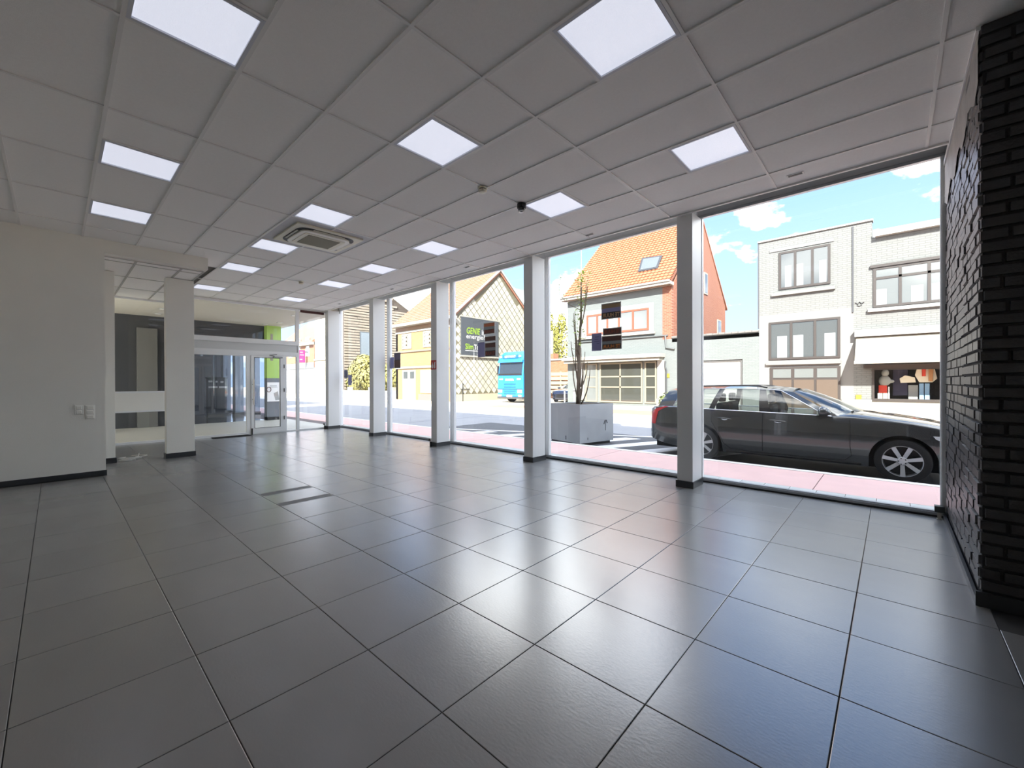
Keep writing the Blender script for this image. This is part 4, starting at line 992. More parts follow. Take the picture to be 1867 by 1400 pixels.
# ---- grey block with three windows over a brown door
hg = brickmat('pale_grey_brick', D((186, 188, 184)), D((180, 182, 178)), D((164, 166, 163)), 'YZ', bw=.34, bh=.095, mort=.010, bumpd=.6)
cem = M('grey_cement_render', D((188, 188, 184)), .8, noise=(1.5, .05))
dbr = M('dark_brown_frame', D((84, 74, 68)), .5); brp = M('brown_door_panel', D((128, 108, 90)), .5)
rh = thing('grey_block', 'tall grey brick block with triple windows above a brown panelled door', 'house', (XF, 2.9, ZG))
box('front_wall', hg, XF, XF+.3, .66, 5.07, 4.75, 8.5, rh); box('front_wall', cem, XF, XF+.3, 1.3, 5.07, ZG, 4.75, rh); box('front_wall', hg, XF, XF+.3, .66, 1.3, ZG, 4.75, rh)
box('body', cem, XF+.3, 36, .66, 5.07, ZG, 8.4, rh); box('coping', whitew, XF-.08, XF+.4, .62, 5.12, 8.5, 8.57, rh)
box('corner_strip', M('lead_grey', D((110, 112, 118)), .5), XF-.02, XF+.1, 5.07, 5.13, 4.1, 8.5, rh)
for (a1, a2, z1, z2, pm_) in ((2.13, 4.2, 5.95, 7.82, wpane), (1.77, 4.63, 2.46, 4.36, wpane)):
    xwindow(rh, XF, a1, a2, z1, z2, 3, dbr, pm_, .10, curtain=M('curtain_white', D((196, 202, 204)), .8))
box('window_sill', M('sill_grey', D((176, 176, 172)), .6), XF-.14, XF, 1.95, 4.5, 5.66, 5.80, rh); box('window_sill', MATS['sill_grey'], XF-.14, XF, 1.75, 4.75, 2.20, 2.34, rh)
box('lintel', MATS['sill_grey'], XF-.04, XF, 2.0, 4.6, 7.9, 8.05, rh)
MB().tube([(XF-.03, 1.32, 8.4), (XF-.03, 1.32, 4.5)], .03, 6).build('drain_pipe', MATS['lead_grey'], rh)
dd = bpy.data.objects.new('entrance', None); COL.objects.link(dd); dd.parent = rh; dd.location = Vector((XF, 3.2, ZG))-WL(rh)
box('frame', dbr, XF-.06, XF, 1.76, 4.58, ZG, 2.08, dd)
for k in range(3):
    y_ = 1.86+k*.90
    box('door_panel', brp, XF-.09, XF-.06, y_, y_+.80, ZG+.05, 1.45, dd); box('top_light', wpane2, XF-.08, XF-.06, y_+.02, y_+.78, 1.55, 1.98, dd)
MB().tube([(XF-.14, 2.9, .9), (XF-.14, 2.78, .9)], .02, 6).build('door_handle', chrome, dd)
box('house_number', M('yellow_sign', D((226, 184, 60)), .5), XF-.03, XF, 1.02, 1.22, .55, .75, rh)
box('wall_base', M('pale_stone_base', D((206, 202, 192)), .7), XF-.06, XF, .66, 1.72, ZG, .55, rh)
# ---- shop with awning
sh = thing('clothes_shop', 'pale grey brick shop with a cream awning over its display window', 'shop', (XF, -2, ZG))
box('front_wall', hg, XF, XF+.3, -9, .66, 3.4, 7.75, sh); wallc = M('shop_render', D((206, 200, 190)), .75)
holed_front(sh, 'shop_wall', wallc, -9, .66, ZG, 3.4, -1.62, .66-.001, .48, 1.93)
box('body', cem, XF+1.6, 36, -9, .66, ZG, 7.6, sh); box('coping', whitew, XF-.25, XF+.3, -9, .55, 7.72, 7.98, sh)
xwindow(sh, XF, -2.9, .62, 4.62, 6.38, 4, dbr, wpane2, .10, rows=[5.9], curtain=M('curtain_white', D((196, 202, 204)), .8)); box('window_sill', whitew, XF-.14, XF, -3, .8, 4.44, 4.58, sh)
box('window_hood', dbr, XF-.10, XF, -3, .72, 6.38, 6.50, sh)
aw = M('awning_cloth', D((236, 228, 206), 2.4), .8, noise=(3, .02))
ac_ = MB().prism([(XF-.05, -9, 3.42), (XF-1.15, -9, 2.22), (XF-1.15, -9, 2.19), (XF-.05, -9, 3.39)], (0, 10.2, 0)).build('awning_cloth', aw, sh)
box('awning_cassette', whitew, XF-.30, XF, -9, 1.25, 3.36, 3.66, sh); box('awning_bar', cream, XF-1.2, XF-1.12, -9, 1.22, 2.12, 2.24, sh)
for yy_ in (1.1, -2.0): MB().tube([(XF, yy_, 2.6), (XF-1.15, yy_, 2.18)], .02, 6).build('awning_arm', whitew, sh)
box('lintel', M('lintel_brown', D((104, 90, 84)), .5), XF-.08, XF, -9, .95, 1.93, 2.10, sh)
fr_ = MB(); y0_, y1_ = -1.62, .659
fr_.box(XF-.04, XF+.04, y0_, y1_, .48, .60).box(XF-.04, XF+.04, y0_, y1_, 1.86, 1.93).box(XF-.04, XF+.04, y0_, y0_+.06, .60, 1.86).box(XF-.04, XF+.04, y1_-.08, y1_, .60, 1.86); fr_.build('display_frame', dbr, sh)
MB().poly([(XF, y0_+.06, .60), (XF, y1_-.08, .60), (XF, y1_-.08, 1.86), (XF, y0_+.06, 1.86)]).build('display_glass', glassmat('shop_glass', (.9, .92, .92), f0=.03), sh)
box('display_back', M('display_back', (70, 64, 58), .8), XF+1.5, XF+1.58, -2, .66, .3, 3.3, sh); box('display_floor', M('display_floor', (150, 140, 126), .7), XF+.3, XF+1.5, -2, .66, .40, .48, sh)
box('shop_door', M('shop_door_dark', D((92, 84, 80)), .4), XF-.03, XF, -2.5, -1.72, ZG, 1.95, sh)
# goods in the display
cloth_w = M('cloth_cream', (226, 216, 196), .8); cloth_b = M('cloth_denim', (136, 168, 196), .8); cloth_r = M('cloth_red', (206, 66, 50), .8); cloth_t = M('cloth_tan', (178, 128, 86), .8); cloth_g = M('cloth_grey', (150, 150, 146), .8)
def at(px, py, x=XF+.45): return FX(px, py, x)
def flatpiece(name, lab, cat, mat_, pts, x, th=.06, group=None):
    P_ = [at(a_, b_, x) for a_, b_ in pts]
    o = MB().prism([tuple(q) for q in P_], (th, 0, 0)).build(name, mat_, None, bevel=.015); tag(o, lab, cat, group); return o
man = thing('mannequin', 'seated mannequin in a grey hooded sweater in the shop display', 'mannequin', at(1613, 731))
def blob(name, mat_, c, r, parent, n=10):
    mb = MB(); rows = []
    for i in range(n+1):
        th = -math.pi/2+math.pi*i/n
        rows.append([(c[0]+r[0]*math.cos(th)*math.cos(2*math.pi*j/14), c[1]+r[1]*math.cos(th)*math.sin(2*math.pi*j/14), c[2]+r[2]*math.sin(th)) for j in range(15)])
    mb.grid(rows); return mb.build(name, mat_, parent, smooth=True)
blob('hood', cloth_g, at(1614, 680), (.12, .13, .17), man); blob('sweater', cloth_g, at(1613, 694), (.15, .21, .24), man); blob('sleeve', cloth_g, at(1620, 695), (.08, .20, .09), man)
box('trousers', cloth_r, XF+.38, XF+.52, at(1612, 700)[1]-.10, at(1606, 700)[1]+.08, at(1610, 716)[2], at(1610, 702)[2], man, bevel=.03)
flatpiece('display_box', 'pale cardboard box under the seated mannequin', 'box', cloth_w, [(1600, 717), (1609, 717), (1609, 732), (1600, 732)], XF+.35, .3)
flatpiece('display_box', 'pale cardboard box beside the striped display post', 'box', cloth_w, [(1610, 717), (1618, 717), (1618, 732), (1610, 732)], XF+.35, .3)
flatpiece('jacket', 'cream and tan jacket with red sleeves hung in the shop display', 'jacket', cloth_w, [(1673, 668), (1703, 668), (1709, 690), (1700, 697), (1676, 697), (1668, 684)], XF+.55)
flatpiece('jacket', 'red vest over the cream jacket in the shop display', 'jacket', cloth_r, [(1681, 668), (1688, 668), (1688, 686), (1681, 686)], XF+.47)
flatpiece('coat', 'tan coat hung beside the cream jacket in the shop display', 'coat', cloth_t, [(1693, 668), (1702, 668), (1701, 695), (1693, 695)], XF+.46)
jn = thing('jeans', 'faded light blue jeans hung below the cream jacket', 'jeans', at(1685, 731))
for (a1, a2) in ((1676, 1684.5), (1686, 1695)):
    P_ = [at(a1, 699, XF+.5), at(a2, 699, XF+.5), at(a2, 730, XF+.5), at(a1, 730, XF+.5)]; MB().prism([tuple(q) for q in P_], (.07, 0, 0)).build('trouser_leg', cloth_b, jn, bevel=.015)
flatpiece('display_stand', 'grey display stand in the middle of the shop window', 'stand', cloth_g, [(1656, 702), (1674, 702), (1674, 732), (1656, 732)], XF+.6, .3)
flatpiece('display_cloth', 'dark patterned cloth hung in the shop window', 'cloth', M('cloth_dark', (58, 54, 74), .8), [(1628, 672), (1655, 672), (1655, 721), (1628, 721)], XF+.7)
flatpiece('shirt', 'white shirt laid over the grey stand in the shop display', 'shirt', cloth_w, [(1640, 690), (1650, 684), (1668, 688), (1670, 697), (1642, 698)], XF+.5)
flatpiece('striped_post', 'black and white striped post in the shop display', 'post', M('post_white', (230, 230, 230), .6), [(1619, 705), (1622, 705), (1622, 731), (1619, 731)], XF+.4)
# house sign
t = thing('wall_emblem', 'small black wrought emblem on the grey brick wall above the awning', 'emblem', FX(1567, 553, XF))
c = FX(1567, 553, XF-.02); MB().tube([(c[0], c[1]+.15, c[2]+.05), (c[0], c[1]+.05, c[2]-.03), (c[0], c[1], c[2]+.07), (c[0], c[1]-.07, c[2]-.03), (c[0], c[1]-.16, c[2]+.04)], .02, 6).build('scroll', lbk, t); MB().tube([(c[0], c[1]+.08, c[2]-.08), (c[0], c[1], c[2]-.13), (c[0], c[1]-.08, c[2]-.08)], .015, 6).build('scroll', lbk, t)

# ---- orange brick house with slated gable and billboard
XP, YG, YE = 21.0, 25.2, 33.5; PE = 6.6; AX, AZ = 26.0, 10.95
ph = thing('orange_house', 'orange brick house with red roof and a pale slated gable wall', 'house', (XP, 29, ZG))
ob = brickmat('orange_brick', D((250, 200, 140)), D((244, 188, 126)), D((246, 212, 164)), 'YZ', bw=.25, bh=.09, mort=.01, bumpd=.3)
slm = M('pale_slate', D((244, 238, 214), 1.35), .7, noise=(1.2, .07), vary=.14); slb = M('slate_batten', D((150, 142, 112), 1.35), .8)
roof2 = M('salmon_roof_tile', D((250, 170, 130), 1.9), .7, noise=(3, .06))
box('front_wall', ob, XP, XP+.3, YG+.3, YE, ZG, PE, ph)
GP = [(XP, ZG), (31, ZG), (31, PE), (AX, AZ), (XP, PE)]
MB().prism([(a_, YG, b_) for a_, b_ in GP], (0, .3, 0)).build('gable_wall', slb, ph)
MB().prism([(a_, YE-.3, b_) for a_, b_ in GP], (0, .3, 0)).build('gable_wall', slb, ph)
def zline(x): return PE+(AZ-PE)*(x-XP)/(AX-XP) if x < AX else AZ-(AZ-PE)*(x-AX)/5
SWd, SHt = .66, .34
sm = MB(); sm.v = [(0, -.01, .5), (-.5, -.025, 0), (0, -.05, -.5), (.5, -.025, 0), (0, 0, .5), (-.5, 0, 0), (0, 0, -.5), (.5, 0, 0)]
sm.f = [(0, 1, 2, 3), (0, 4, 5, 1), (1, 5, 6, 2), (2, 6, 7, 3), (3, 7, 4, 0)]
slate_me = sm.mesh('slate', slm); slates = []; r = 0; z = .75
while z < AZ-.3:
    x = XP+.35+(SWd/2 if r % 2 else 0)
    while x < 30.7:
        if zline(x)-.42 > z: slates.append((x, z))
        x += SWd
    z += SHt; r += 1
slates.sort(key=lambda q: q[0]); sr = MB()
for n, (x, z) in enumerate(slates):
    if n < 296: inst('slate', slate_me, ph, (x, YG, z), (SWd*.90, 1, SHt*1.78))
    else:
        b_ = len(sr.v); sr.v += [(x+v_[0]*SWd*.90, YG+v_[1], z+v_[2]*SHt*1.78) for v_ in sm.v]; sr.f += [tuple(b_+i_ for i_ in f_) for f_ in sm.f]
sr.build('further_slates', slm, ph, kind='stuff')
box('gable_plinth', M('gable_plinth_pale', D((238, 226, 196), 1.35), .8), XP, 31, YG-.06, YG, ZG, .45, ph)
rp = MB(); roof_grid(rp, (XP-.4, YG-.15, PE-.1), (0, YE-YG+.3, 0), (AX-XP+.4, 0, AZ-PE+.2), 24, 22, .02, .035); rp.build('roof_tiles', roof2, ph, recalc=False, kind='stuff')
MB().prism([(XP-.38, YG-.12, PE-.13), (AX, YG-.12, AZ+.06), (31.4, YG-.12, PE-.13), (31.4, YG-.12, PE-.3), (AX, YG-.12, AZ-.12), (XP-.38, YG-.12, PE-.3)], (0, YE-YG+.24, 0)).build('roof_base', M('roof_base_salmon', D((224, 150, 116), 1.7), .8), ph)
for (p_, q_) in (((XP-.4, PE-.12), (AX, AZ+.1)), ((AX, AZ+.1), (31.4, PE-.12))):
    MB().prism([(p_[0], YG-.22, p_[1]-.02), (q_[0], YG-.22, q_[1]-.02), (q_[0], YG-.22, q_[1]+.16), (p_[0], YG-.22, p_[1]+.16)], (0, .14, 0)).build('verge_board', M('verge_pale', D((232, 230, 222), 1.35), .6), ph)
box('gutter', M('gutter_white', D((250, 244, 230)), .6), XP-.6, XP, YG-.3, YE+.2, PE-.28, PE-.05, ph)
box('frieze', M('frieze_brick', D((214, 168, 130)), .8), XP-.03, XP, YG+.02, YE, PE-.75, PE-.28, ph)
wb_ = M('white_band', D((252, 244, 228)), .7)
box('string_course', wb_, XP-.06, XP, YG, YE, 5.78, 5.95, ph); box('string_course', M('band_grey', D((186, 172, 158)), .7), XP-.10, XP, YG, YE, 4.05, 4.20, ph); box('string_course', wb_, XP-.10, XP, YG, YE, 2.62, 2.80, ph)
bw_ = M('brown_window_frame', D((222, 206, 180)), .5)
xwindow(ph, XP, 31.0, 32.5, 4.35, 5.72, 2, bw_, wpane2, .14, nrow=4); xwindow(ph, XP, 27.4, 29.3, 4.35, 5.72, 2, bw_, wpane2, .14, nrow=4)
gd = box('garage_door', M('garage_pale', D((244, 240, 228)), .5), XP-.05, XP, 30.4, 32.4, ZG, 2.5, ph)
box('top_light', wpane, XP-.07, XP-.05, 31.6, 32.2, 1.75, 2.35, gd); box('top_light', wpane, XP-.07, XP-.05, 30.6, 31.2, 1.75, 2.35, gd)
xwindow(ph, XP, 26.9, 29.7, .5, 2.45, 1, wb_, M('shop_green_pane', D((226, 240, 232)), .1), .12); box('window_base', M('dark_base', D((170, 168, 164)), .7), XP-.05, XP, 26.0, 30.0, ZG, .42, ph)
MB().tube([(XP-.1, YG+.15, PE-.3), (XP-.1, YG+.15, ZG)], .06, 8).build('drain_pipe', M('pipe_pale', D((240, 228, 206)), .6), ph)
MB().tube([(21.75, YG-.08, ZG), (21.75, YG-.08, 1.35)], .03, 6).tube([(21.55, YG-.08, .85), (22.5, YG-.08, .85)], .03, 6).build('wall_anchor', lbk, ph)
# billboard on the gable
bb = thing('billboard', 'dark grey advertising board with green and white lettering on the slated gable', 'billboard', (23.6, YG, 3.5))
yb = YG-.16
box('board', M('billboard_grey', D((92, 98, 104), 1.35), .5), 21.55, 25.7, yb, YG-.07, 3.55, 6.58, bb)
bf = M('billboard_frame', D((226, 222, 205), 1.35), .6)
MB().box(21.45, 25.8, yb-.02, YG-.07, 3.43, 3.55).build('frame_rail', bf, bb); MB().box(21.45, 25.8, yb-.02, YG-.07, 6.58, 6.68).build('frame_rail', bf, bb)
gl_ = M('letter_green', D((190, 236, 60), 1.35), .5); lw_ = M('letter_white', D((252, 252, 250), 1.35), .5)
text('lettering', 'GENIE', gl_, (22.05, yb-.012, 5.28), (1, 0, 0), (0, 0, 1), 1.45, .52, bb, bold=.02, shear=.15)
text('lettering', 'in', lw_, (23.75, yb-.012, 5.28), (1, 0, 0), (0, 0, 1), .36, .46, bb, bold=.02)
text('lettering', 'energie?', lw_, (22.05, yb-.012, 4.78), (1, 0, 0), (0, 0, 1), 2.05, .50, bb, bold=.015)
text('lettering', 'Slim', gl_, (21.95, yb-.012, 4.03), (1, 0, 0), (0, 0, 1), .85, .46, bb, bold=.02)
text('lettering', 'Trui', lw_, (22.88, yb-.012, 4.03), (1, 0, 0), (0, 0, 1), .80, .44, bb, bold=.04)
box('underline', lw_, 21.95, 23.7, yb-.012, yb, 3.90, 3.96, bb)

# ---- timber clad house, hedge, garden wall, terrace further on
YW = 50.0
th_ = thing('timber_house', 'tall house with weathered horizontal timber cladding behind the hedge', 'house', (32, YW, ZG))
pts = [FY(628, 735, YW)[0], FY(772, 735, YW)[0]]
xa, xb = pts; zt = FY(712, 540, YW); zt2 = FY(745, 566, YW)
GPt = [(xa, ZG), (xb+1, ZG), (xb+1, zt2[2]-.6), (zt2[0], zt2[2]), (zt[0], zt[2]), (zt[0]-5.5, zt[2]+4.2), (xa, zt[2]+3.0)]
MB().prism([(a_, YW, b_) for a_, b_ in GPt], (0, .3, 0)).build('gable_wall', M('dark_gap_timber', D((110, 96, 84), 1.35), .9), th_)
cb = MB(); z = ZG+.1
while z < zt[2]+3.2:
    x = xa
    while x < xb+1:
        L_ = random.uniform(1.4, 4.2); x2 = min(x+L_, xb+1)
        lim = (zt[2]+(zt[0]-x2)*.76) if x2 > zt[0]-5 else 99
        lim2 = zt2[2]+ (zt[2]-zt2[2])*(zt2[0]-x2)/(zt2[0]-zt[0]) if x2 > zt[0] else lim
        if z+.26 < lim2: cb.box(x, x2-.03, YW-.03-random.uniform(0, .10), YW, z, z+.25)
        x = x2
    z += .34
cb.build('cladding_boards', M('weathered_board', D((214, 200, 180), 1.35), .85, noise=(2, .35), stretch=(.3, 1, 4)), th_, kind='stuff')
wa_, wb2 = FY(656, 604, YW-.1), FY(680, 680, YW-.1)
f_ = box('tall_window', M('window_steel', D((130, 140, 150), 1.35), .4), wa_[0], wb2[0]+1.2, YW-.16, YW-.08, wb2[2], wa_[2], th_); box('pane', M('blue_pane', D((186, 200, 212), 1.35), .1), wa_[0]+.15, wb2[0]+1.1, YW-.18, YW-.16, wb2[2]+.15, wa_[2]-.15, f_)
gw = thing('garden_wall', 'low whitewashed garden wall with small pillars in front of the hedge', 'wall', (XP, 42, ZG))
box('wall_panel', wb_, XP, XP+.25, YE+.1, 49.5, ZG, .62, gw)
for yy_ in (34.2, 38.2, 42.6, 47): box('pillar', wb_, XP-.06, XP+.31, yy_-.25, yy_+.25, ZG, .95, gw)
hedge_m = M('sunlit_leaf', D((214, 206, 120), 1.9), .7)
def leafball(mb, c, r, n, s):
    for _ in range(n):
        v_ = np.random.normal(size=3); v_ /= np.linalg.norm(v_); p_ = np.array(c)+v_*np.array(r)*random.uniform(.72, 1.03)
        t1 = np.cross(v_, np.random.normal(size=3)); t1 /= np.linalg.norm(t1)+1e-9; t2 = np.cross(v_, t1)+v_*random.uniform(-.5, .5)
        q_ = s*random.uniform(.6, 1.2); mb.poly([p_-t1*q_, p_+t2*q_*.6, p_+t1*q_, p_-t2*q_*.6])
np.random.seed(3)
hb = thing('hedge', 'bushy yellow green hedge behind the low white garden wall', 'hedge', (23, 38, ZG))
hm = MB()
for (px, py, rr) in ((650, 700, 1.5), (657, 676, 1.7), (672, 690, 1.9), (690, 700, 1.8), (706, 700, 1.6), (716, 690, 1.5), (664, 664, 1.4), (648, 682, 1.2), (700, 682, 1.4)):
    c = FX(px, py, 22.9); leafball(hm, c, (rr*.75, rr, rr*.8), 700, .19)
hm.build('foliage', hedge_m, hb, recalc=False, kind='stuff')
hc = MB()
for (px, py, rr) in ((650, 690, 1.5), (672, 690, 1.6), (697, 698, 1.4), (714, 696, 1.2)):
    c = FX(px, py, 22.9); hc.tube([(c[0], c[1], ZG), (c[0], c[1], c[2])], .10, 6)
hc.build('stems', bark, hb, kind='stuff')
# white house and brick terrace
wh = thing('white_house', 'tall pale plastered house with a cornice beside the timber house', 'house', (24.4, 55, ZG))
y0_, y1_ = max(50.5, FX(626, 700, 24.4)[1]), FX(574, 700, 24.4)[1]
pale = M('pale_plaster', D((250, 244, 226)), .8)
box('front_wall', pale, 24.4, 33, y0_, y1_-.05, ZG, 12.0, wh); box('cornice', wb_, 24.0, 24.4, y0_-.1, y1_-.05, 11.4, 11.8, wh)
for k in range(3):
    yy_ = y0_+1.1+k*(y1_-y0_-2)/2.2; xwindow(wh, 24.4, yy_, yy_+1.1, 5.4, 7.9, 1, wb_, wpane2, .12); xwindow(wh, 24.4, yy_, yy_+1.1, 1.0, 3.6, 1, wb_, wpane2, .12)
box('string_course', wb_, 24.25, 24.4, y0_, y1_-.05, 4.5, 4.7, wh)
bt = thing('brick_terrace', 'red brick terrace house with a shop and pink banner further down the street', 'house', (24.4, 74, ZG))
y0_, y1_ = FX(573, 700, 24.4)[1], FX(535, 700, 24.4)[1]
tb_ = brickmat('terrace_brick', D((246, 176, 140)), D((236, 160, 124)), D((248, 200, 166)), 'YZ', bw=.4, bh=.14, mort=.02)
zc = FX(573, 628, 24.4)[2]
box('front_wall', tb_, 24.4, 32, y0_, y1_+6, 3.6, zc, bt); box('shop_front', M('shop_front_pale', D((222, 226, 228)), .6), 24.4, 32, y0_, y1_+6, ZG, 3.6, bt)
box('cornice', wb_, 23.9, 24.4, y0_+.0, y1_+6, zc, zc+.4, bt); box('fascia', M('fascia_grey', D((200, 206, 212)), .6), 24.3, 24.4, y0_, y1_+6, 3.5, 4.3, bt)
MB().prism([(24.0, y0_, zc+.4), (28.4, y0_, zc+4.4), (32, y0_, zc+.4)], (0, y1_-y0_+6, 0)).build('roof', roof2, bt)
for k in range(3): xwindow(bt, 24.4, y0_+1.5+k*3.2, y0_+2.9+k*3.2, 5.2, 8.0, 1, wb_, wpane2, .14)
xwindow(bt, 24.4, y0_+2, y0_+8, .3, 3.1, 3, wb_, M('shop_grey_pane', D((190, 200, 196)), .2), .15)
pk = thing('banner_sign', 'pink projecting banner sign on the brick terrace', 'sign', (23, y0_+2, 5))
a_, b_ = FY(546, 638, y0_+2), FY(556, 660, y0_+2)
a_, b_ = FY(545.5, 638, y0_+2), FY(556.5, 661, y0_+2)
box('banner', M('banner_pink', D((236, 90, 190), 1.35), .5), a_[0], b_[0], y0_+2.0, y0_+2.12, b_[2], a_[2], pk); box('bracket', lbk, b_[0], 24.4, y0_+2.03, y0_+2.08, a_[2]-.3, a_[2]-.2, pk)
for k, (zz, ww) in enumerate(((8.2, .5), (7.5, .7), (6.3, .4))): box('banner_line', lw_, a_[0]+.1, a_[0]+.1+(b_[0]-a_[0])*ww, y0_+1.99, y0_+2.0, b_[2]+(a_[2]-b_[2])*(zz-5.6)/3.3, b_[2]+(a_[2]-b_[2])*(zz-5.6)/3.3+.12, pk)
# ---- yard beside the grey house: brick shed, fence, trees
XS_ = 31.5
shd = thing('brick_shed', 'low orange brick outbuilding with a chimney behind the parked blue car', 'outbuilding', (XS_, 20, ZG))
zs = FX(1015, 657, XS_)[2]
ya, yb2 = FX(1037, 700, XS_)[1]-1.5, min(24.7, FX(985, 700, XS_)[1]+2)
sb = brickmat('shed_brick', D((240, 168, 128)), D((230, 150, 110)), D((240, 190, 156)), 'YZ', bw=.3, bh=.11, mort=.014)
box('front_wall', sb, XS_, XS_+3, ya, yb2, ZG, zs, shd); box('coping', wb_, XS_-.1, XS_+3, ya, yb2, zs, zs+.15, shd)
c = FX(1004, 650, XS_+1); box('chimney', sb, XS_+.8, XS_+1.6, c[1]-.5, c[1]+.5, zs+.15, FX(1004, 645, XS_+1)[2], shd)
MB().tube([(XS_+1.2, c[1]+.1, zs+.5), (XS_+1.2, c[1]+.1, FX(1004, 604, XS_+1.2)[2])], .22, 10).build('flue_pipe', wb_, shd)
fc = thing('slatted_fence', 'pale slatted timber fence in front of the brick outbuilding', 'fence', (30.6, 20, ZG))
f0, f1 = FX(1036, 690, 30.6)[1]-.5, min(24.7, FX(988, 690, 30.6)[1]+1)
zf = FX(1015, 679, 30.6)[2]; fm_ = M('fence_board', D((238, 222, 184)), .8)
for k in range(5): box('slat', fm_, 30.58, 30.62, f0, f1, zf-.28-.40*k, zf-.40*k, fc)
for k in range(4): yy_ = f0+(f1-f0)*k/3; box('fence_post', fm_, 30.62, 30.74, yy_-.06, yy_+.06, ZG, zf+.08, fc)
tr_m = M('conifer_leaf', D((196, 192, 70), 1.9), .8)
for n, (px, py0, pyb, rr, lab) in enumerate(((1003, 585, 660, 1.5, 'yellow green conifer with a pointed crown behind the brick outbuilding'), (1024, 582, 660, 1.9, 'broad yellow green conifer close to the corner of the grey house'), (1014, 600, 660, 1.6, 'shorter yellow green conifer between two taller ones'))):
    X_ = 38.0+n*4.5; top_ = FX(px, py0, X_); tt_ = thing('conifer', lab, 'tree', (X_, top_[1], ZG), 'conifers behind the brick outbuilding'); mb = MB()
    for q_ in range(7):
        f_ = q_/6; z_ = 2+(top_[2]-2.3)*f_; r_ = rr*(1.05-.75*f_**1.6); leafball(mb, (X_, top_[1], z_), (r_, r_, 1.3), 230, .17)
    mb.build('foliage', tr_m, tt_, recalc=False, kind='stuff'); MB().tube([(X_, top_[1], ZG), (X_, top_[1], top_[2]-.5)], [.18, .04], 8).build('trunk', bark, tt_)
for n, (px, lab) in enumerate(((1029.5, 'white bollard in front of the parked blue car'), (1047, 'white bollard by the grey house corner'))):
    p_ = FX(px, 731, 22.0); t = thing('bollard', lab, 'bollard', (22.0, p_[1], ZG))
    MB().tube([(22, p_[1], ZG), (22, p_[1], .95)], .05, 10).build('post', whitew, t, smooth=2); MB().tube([(22, p_[1], .78), (22, p_[1], .86)], .053, 10).build('band', MATS['lead_grey'], t)
sbp = thing('shrub', 'small green shrub at the corner of the grey house behind the estate car', 'shrub', (23.9, FX(1216, 725, 23.9)[1], ZG))
mb = MB(); c = FX(1216, 727, 23.9); leafball(mb, (c[0], c[1], c[2]-.1), (.35, .5, .5), 160, .10); mb.build('foliage', M('shrub_leaf', D((150, 170, 92)), .7), sbp, recalc=False, kind='stuff')
MB().tube([(c[0], c[1], ZG), (c[0], c[1], c[2])], .04, 6).build('stem', bark, sbp)

# ================================================================== COVERED PASSAGE BEHIND THE ENTRANCE
conc = M('passage_floor', (188, 186, 176), .5, noise=(2, .05)); dark = M('charcoal_wall', (52, 54, 58), .5, noise=(3, .06)); dkfloor = M('dark_gloss_floor', (44, 50, 60), .12, spec=.6)
box('floor_passage', conc, -6, 6.02, YD+.051, 17.4, -.16, -.012, kind='structure', label='pale concrete floor of the covered passage outside the entrance', category='floor')
box('ceiling_passage', M('passage_soffit', (206, 202, 190), .7), -6, 5.98, YD+.051, 24.4, 3.50, 3.8, kind='structure', label='flat pale soffit over the covered passage', category='ceiling')
for (px, py, lab) in ((537, 575, 'small round downlight in the passage soffit nearest the street'), (510, 588, 'small round downlight in the passage soffit by the green panel'), (484, 591, 'bright round downlight in the passage soffit over the dark lobby'), (288, 572, 'bright downlight in the passage soffit seen past the free pillar'), (297, 563, 'second bright downlight seen past the free pillar')):
    p_ = FZ(px, py, 3.5); t = thing('downlight', lab, 'downlight', (p_[0], p_[1], 3.5))
    MB().lathe([(.10, 0), (.10, -.01), (.085, -.012)], (p_[0], p_[1], 3.5), n=20).build('ring', alug, t); MB().lathe([(.08, -.012), (.08, -.016)], (p_[0], p_[1], 3.5), n=20).build('lens', M('downlight_lens', (250, 248, 240), .3, emit=((255, 250, 240), 1.2 if 'bright' in lab else .0)), t)
# dark lobby front on the far side of the passage
lb = thing('wall_lobby', 'charcoal lobby wall across the passage with mirrored columns built as light grey piers', 'wall', (0, 17.4, 0), kind='structure')
box('lobby_floor', dkfloor, -3, 5.3, 17.4, 26, -.16, -.012, lb); box('back_wall', dark, -3, 6, 26, 26.2, -.1, 3.8, lb); box('side_wall', dark, -3.2, -3, 17.4, 26, -.1, 3.8, lb)
box('top_band', dark, -3, 5.3, 17.4, 17.6, 2.95, 3.5, lb)
lp = M('mirrored_column', (150, 160, 172), .4)
box('left_wall', dark, -3, 2.6, 17.4, 17.7, -.012, 2.95, lb)
a_, b_ = FY(250, 700, 17.3)[0], FY(287, 700, 17.3)[0]; box('grey_pier', M('mid_grey_pier', (98, 98, 94), .6), a_, b_, 17.25, 17.4, -.012, 3.1, lb)
for (p0, p1, py) in ((407, 421, 743), (429, 444, 748), (462, 474, 755)):  # column reflections in the glass, built as solid uprights
    Yp = 22.5 if py < 745 else 20.6
    a_, b_ = FY(p0, 700, Yp)[0], FY(p1, 700, Yp)[0]
    q_ = box('pier', lp, a_, b_, Yp, Yp+.4, 0, 2.95, lb); box('mirrored_plinth', blackg, a_-.02, b_+.02, Yp-.02, Yp+.42, -.012, .12, q_)
MB().poly([(2.6, 17.45, 0), (5.3, 17.45, 0), (5.3, 17.45, 2.95), (2.6, 17.45, 2.95)]).build('lobby_glass', glassmat('lobby_glass', (.5, .55, .62), f0=.10), lb)
mbx = thing('mailbox_unit', 'dark wall letterbox unit with pale name slots seen through the entrance glass', 'letterbox', (0, 0, 0))
Ym = 20.0; a_, b_ = FY(379, 690, Ym), FY(408, 712, Ym); mbx.location = (a_[0], Ym, 0)
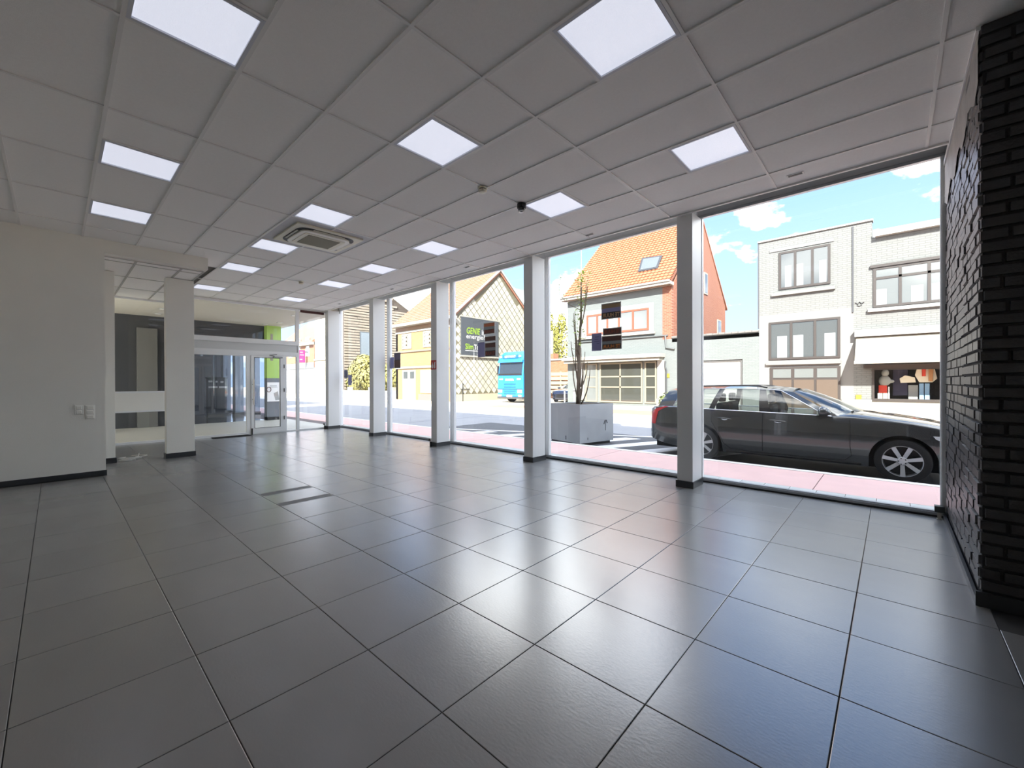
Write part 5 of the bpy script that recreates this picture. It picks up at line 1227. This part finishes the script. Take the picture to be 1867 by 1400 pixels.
box('cabinet', M('letterbox_dark', (56, 60, 66), .4), a_[0], b_[0]+.1, Ym, Ym+.3, 0, a_[2], mbx); box('top_edge', blackg, a_[0]-.03, b_[0]+.13, Ym-.02, Ym+.3, a_[2], a_[2]+.05, mbx)
for (px, py, w_) in ((380, 695, .13), (393, 695.5, .07), (402, 696, .1), (380, 705.5, .3), (399, 705.5, .3)):
    p_ = FY(px, py, Ym); box('name_slot', M('slot_white', (235, 232, 228), .5), p_[0], p_[0]+w_, Ym-.01, Ym, p_[2]-.04, p_[2]+.03, mbx)
gp = thing('green_pillar', 'corner pillar clad in bright green above and grey below', 'pillar', (5.6, 17.3, 0))
a_, b_ = FY(487, 700, 17.1)[0], FY(513, 700, 17.1)[0]
box('green_cladding', M('lime_cladding', (158, 196, 92), .45), a_, b_, 17.1, 17.4, 1.55, 3.5, gp); box('grey_cladding', M('slate_cladding', (104, 110, 118), .5), a_, b_, 17.1, 17.4, .02, 1.55, gp); box('base', blackg, a_, b_, 17.08, 17.42, -.012, .1, gp)
box('white_stripe', wb_, a_+.12, a_+.2, 17.09, 17.1, 2.2, 3.2, gp)
ps = thing('poster_board', 'white advertising poster with a dark bottle motif on the green pillar', 'poster', (5.6, 17.05, .65))
z0_, z1_ = FY(490, 732, 17.05)[2], FY(490, 697, 17.05)[2]; a_, b_ = FY(487.5, 700, 17.05)[0], FY(510, 700, 17.05)[0]
box('sheet', M('poster_board_white', (232, 234, 236), .5), a_, b_, 17.05, 17.09, z0_, z1_, ps)
box('text_line', pgr, a_+.08, a_+.32, 17.045, 17.05, z1_-.14, z1_-.12, ps); box('text_line', pgr, a_+.06, a_+.34, 17.045, 17.05, z1_-.19, z1_-.175, ps)
cx_, cz_ = (a_+b_)/2, (z0_+z1_)/2
MB().tube([(cx_-.16+.07*math.cos(t_), 17.045, cz_+.09+.09*math.sin(t_)) for t_ in np.linspace(0, 6.2, 14)], .012, 6).build('loop_motif', pbr, ps)
MB().prism([(cx_, 17.045, cz_-.05), (cx_+.14, 17.045, cz_+.02), (cx_+.2, 17.045, cz_-.3), (cx_+.06, 17.045, cz_-.32)], (0, .005, 0)).build('bottle_motif', pgr, ps)
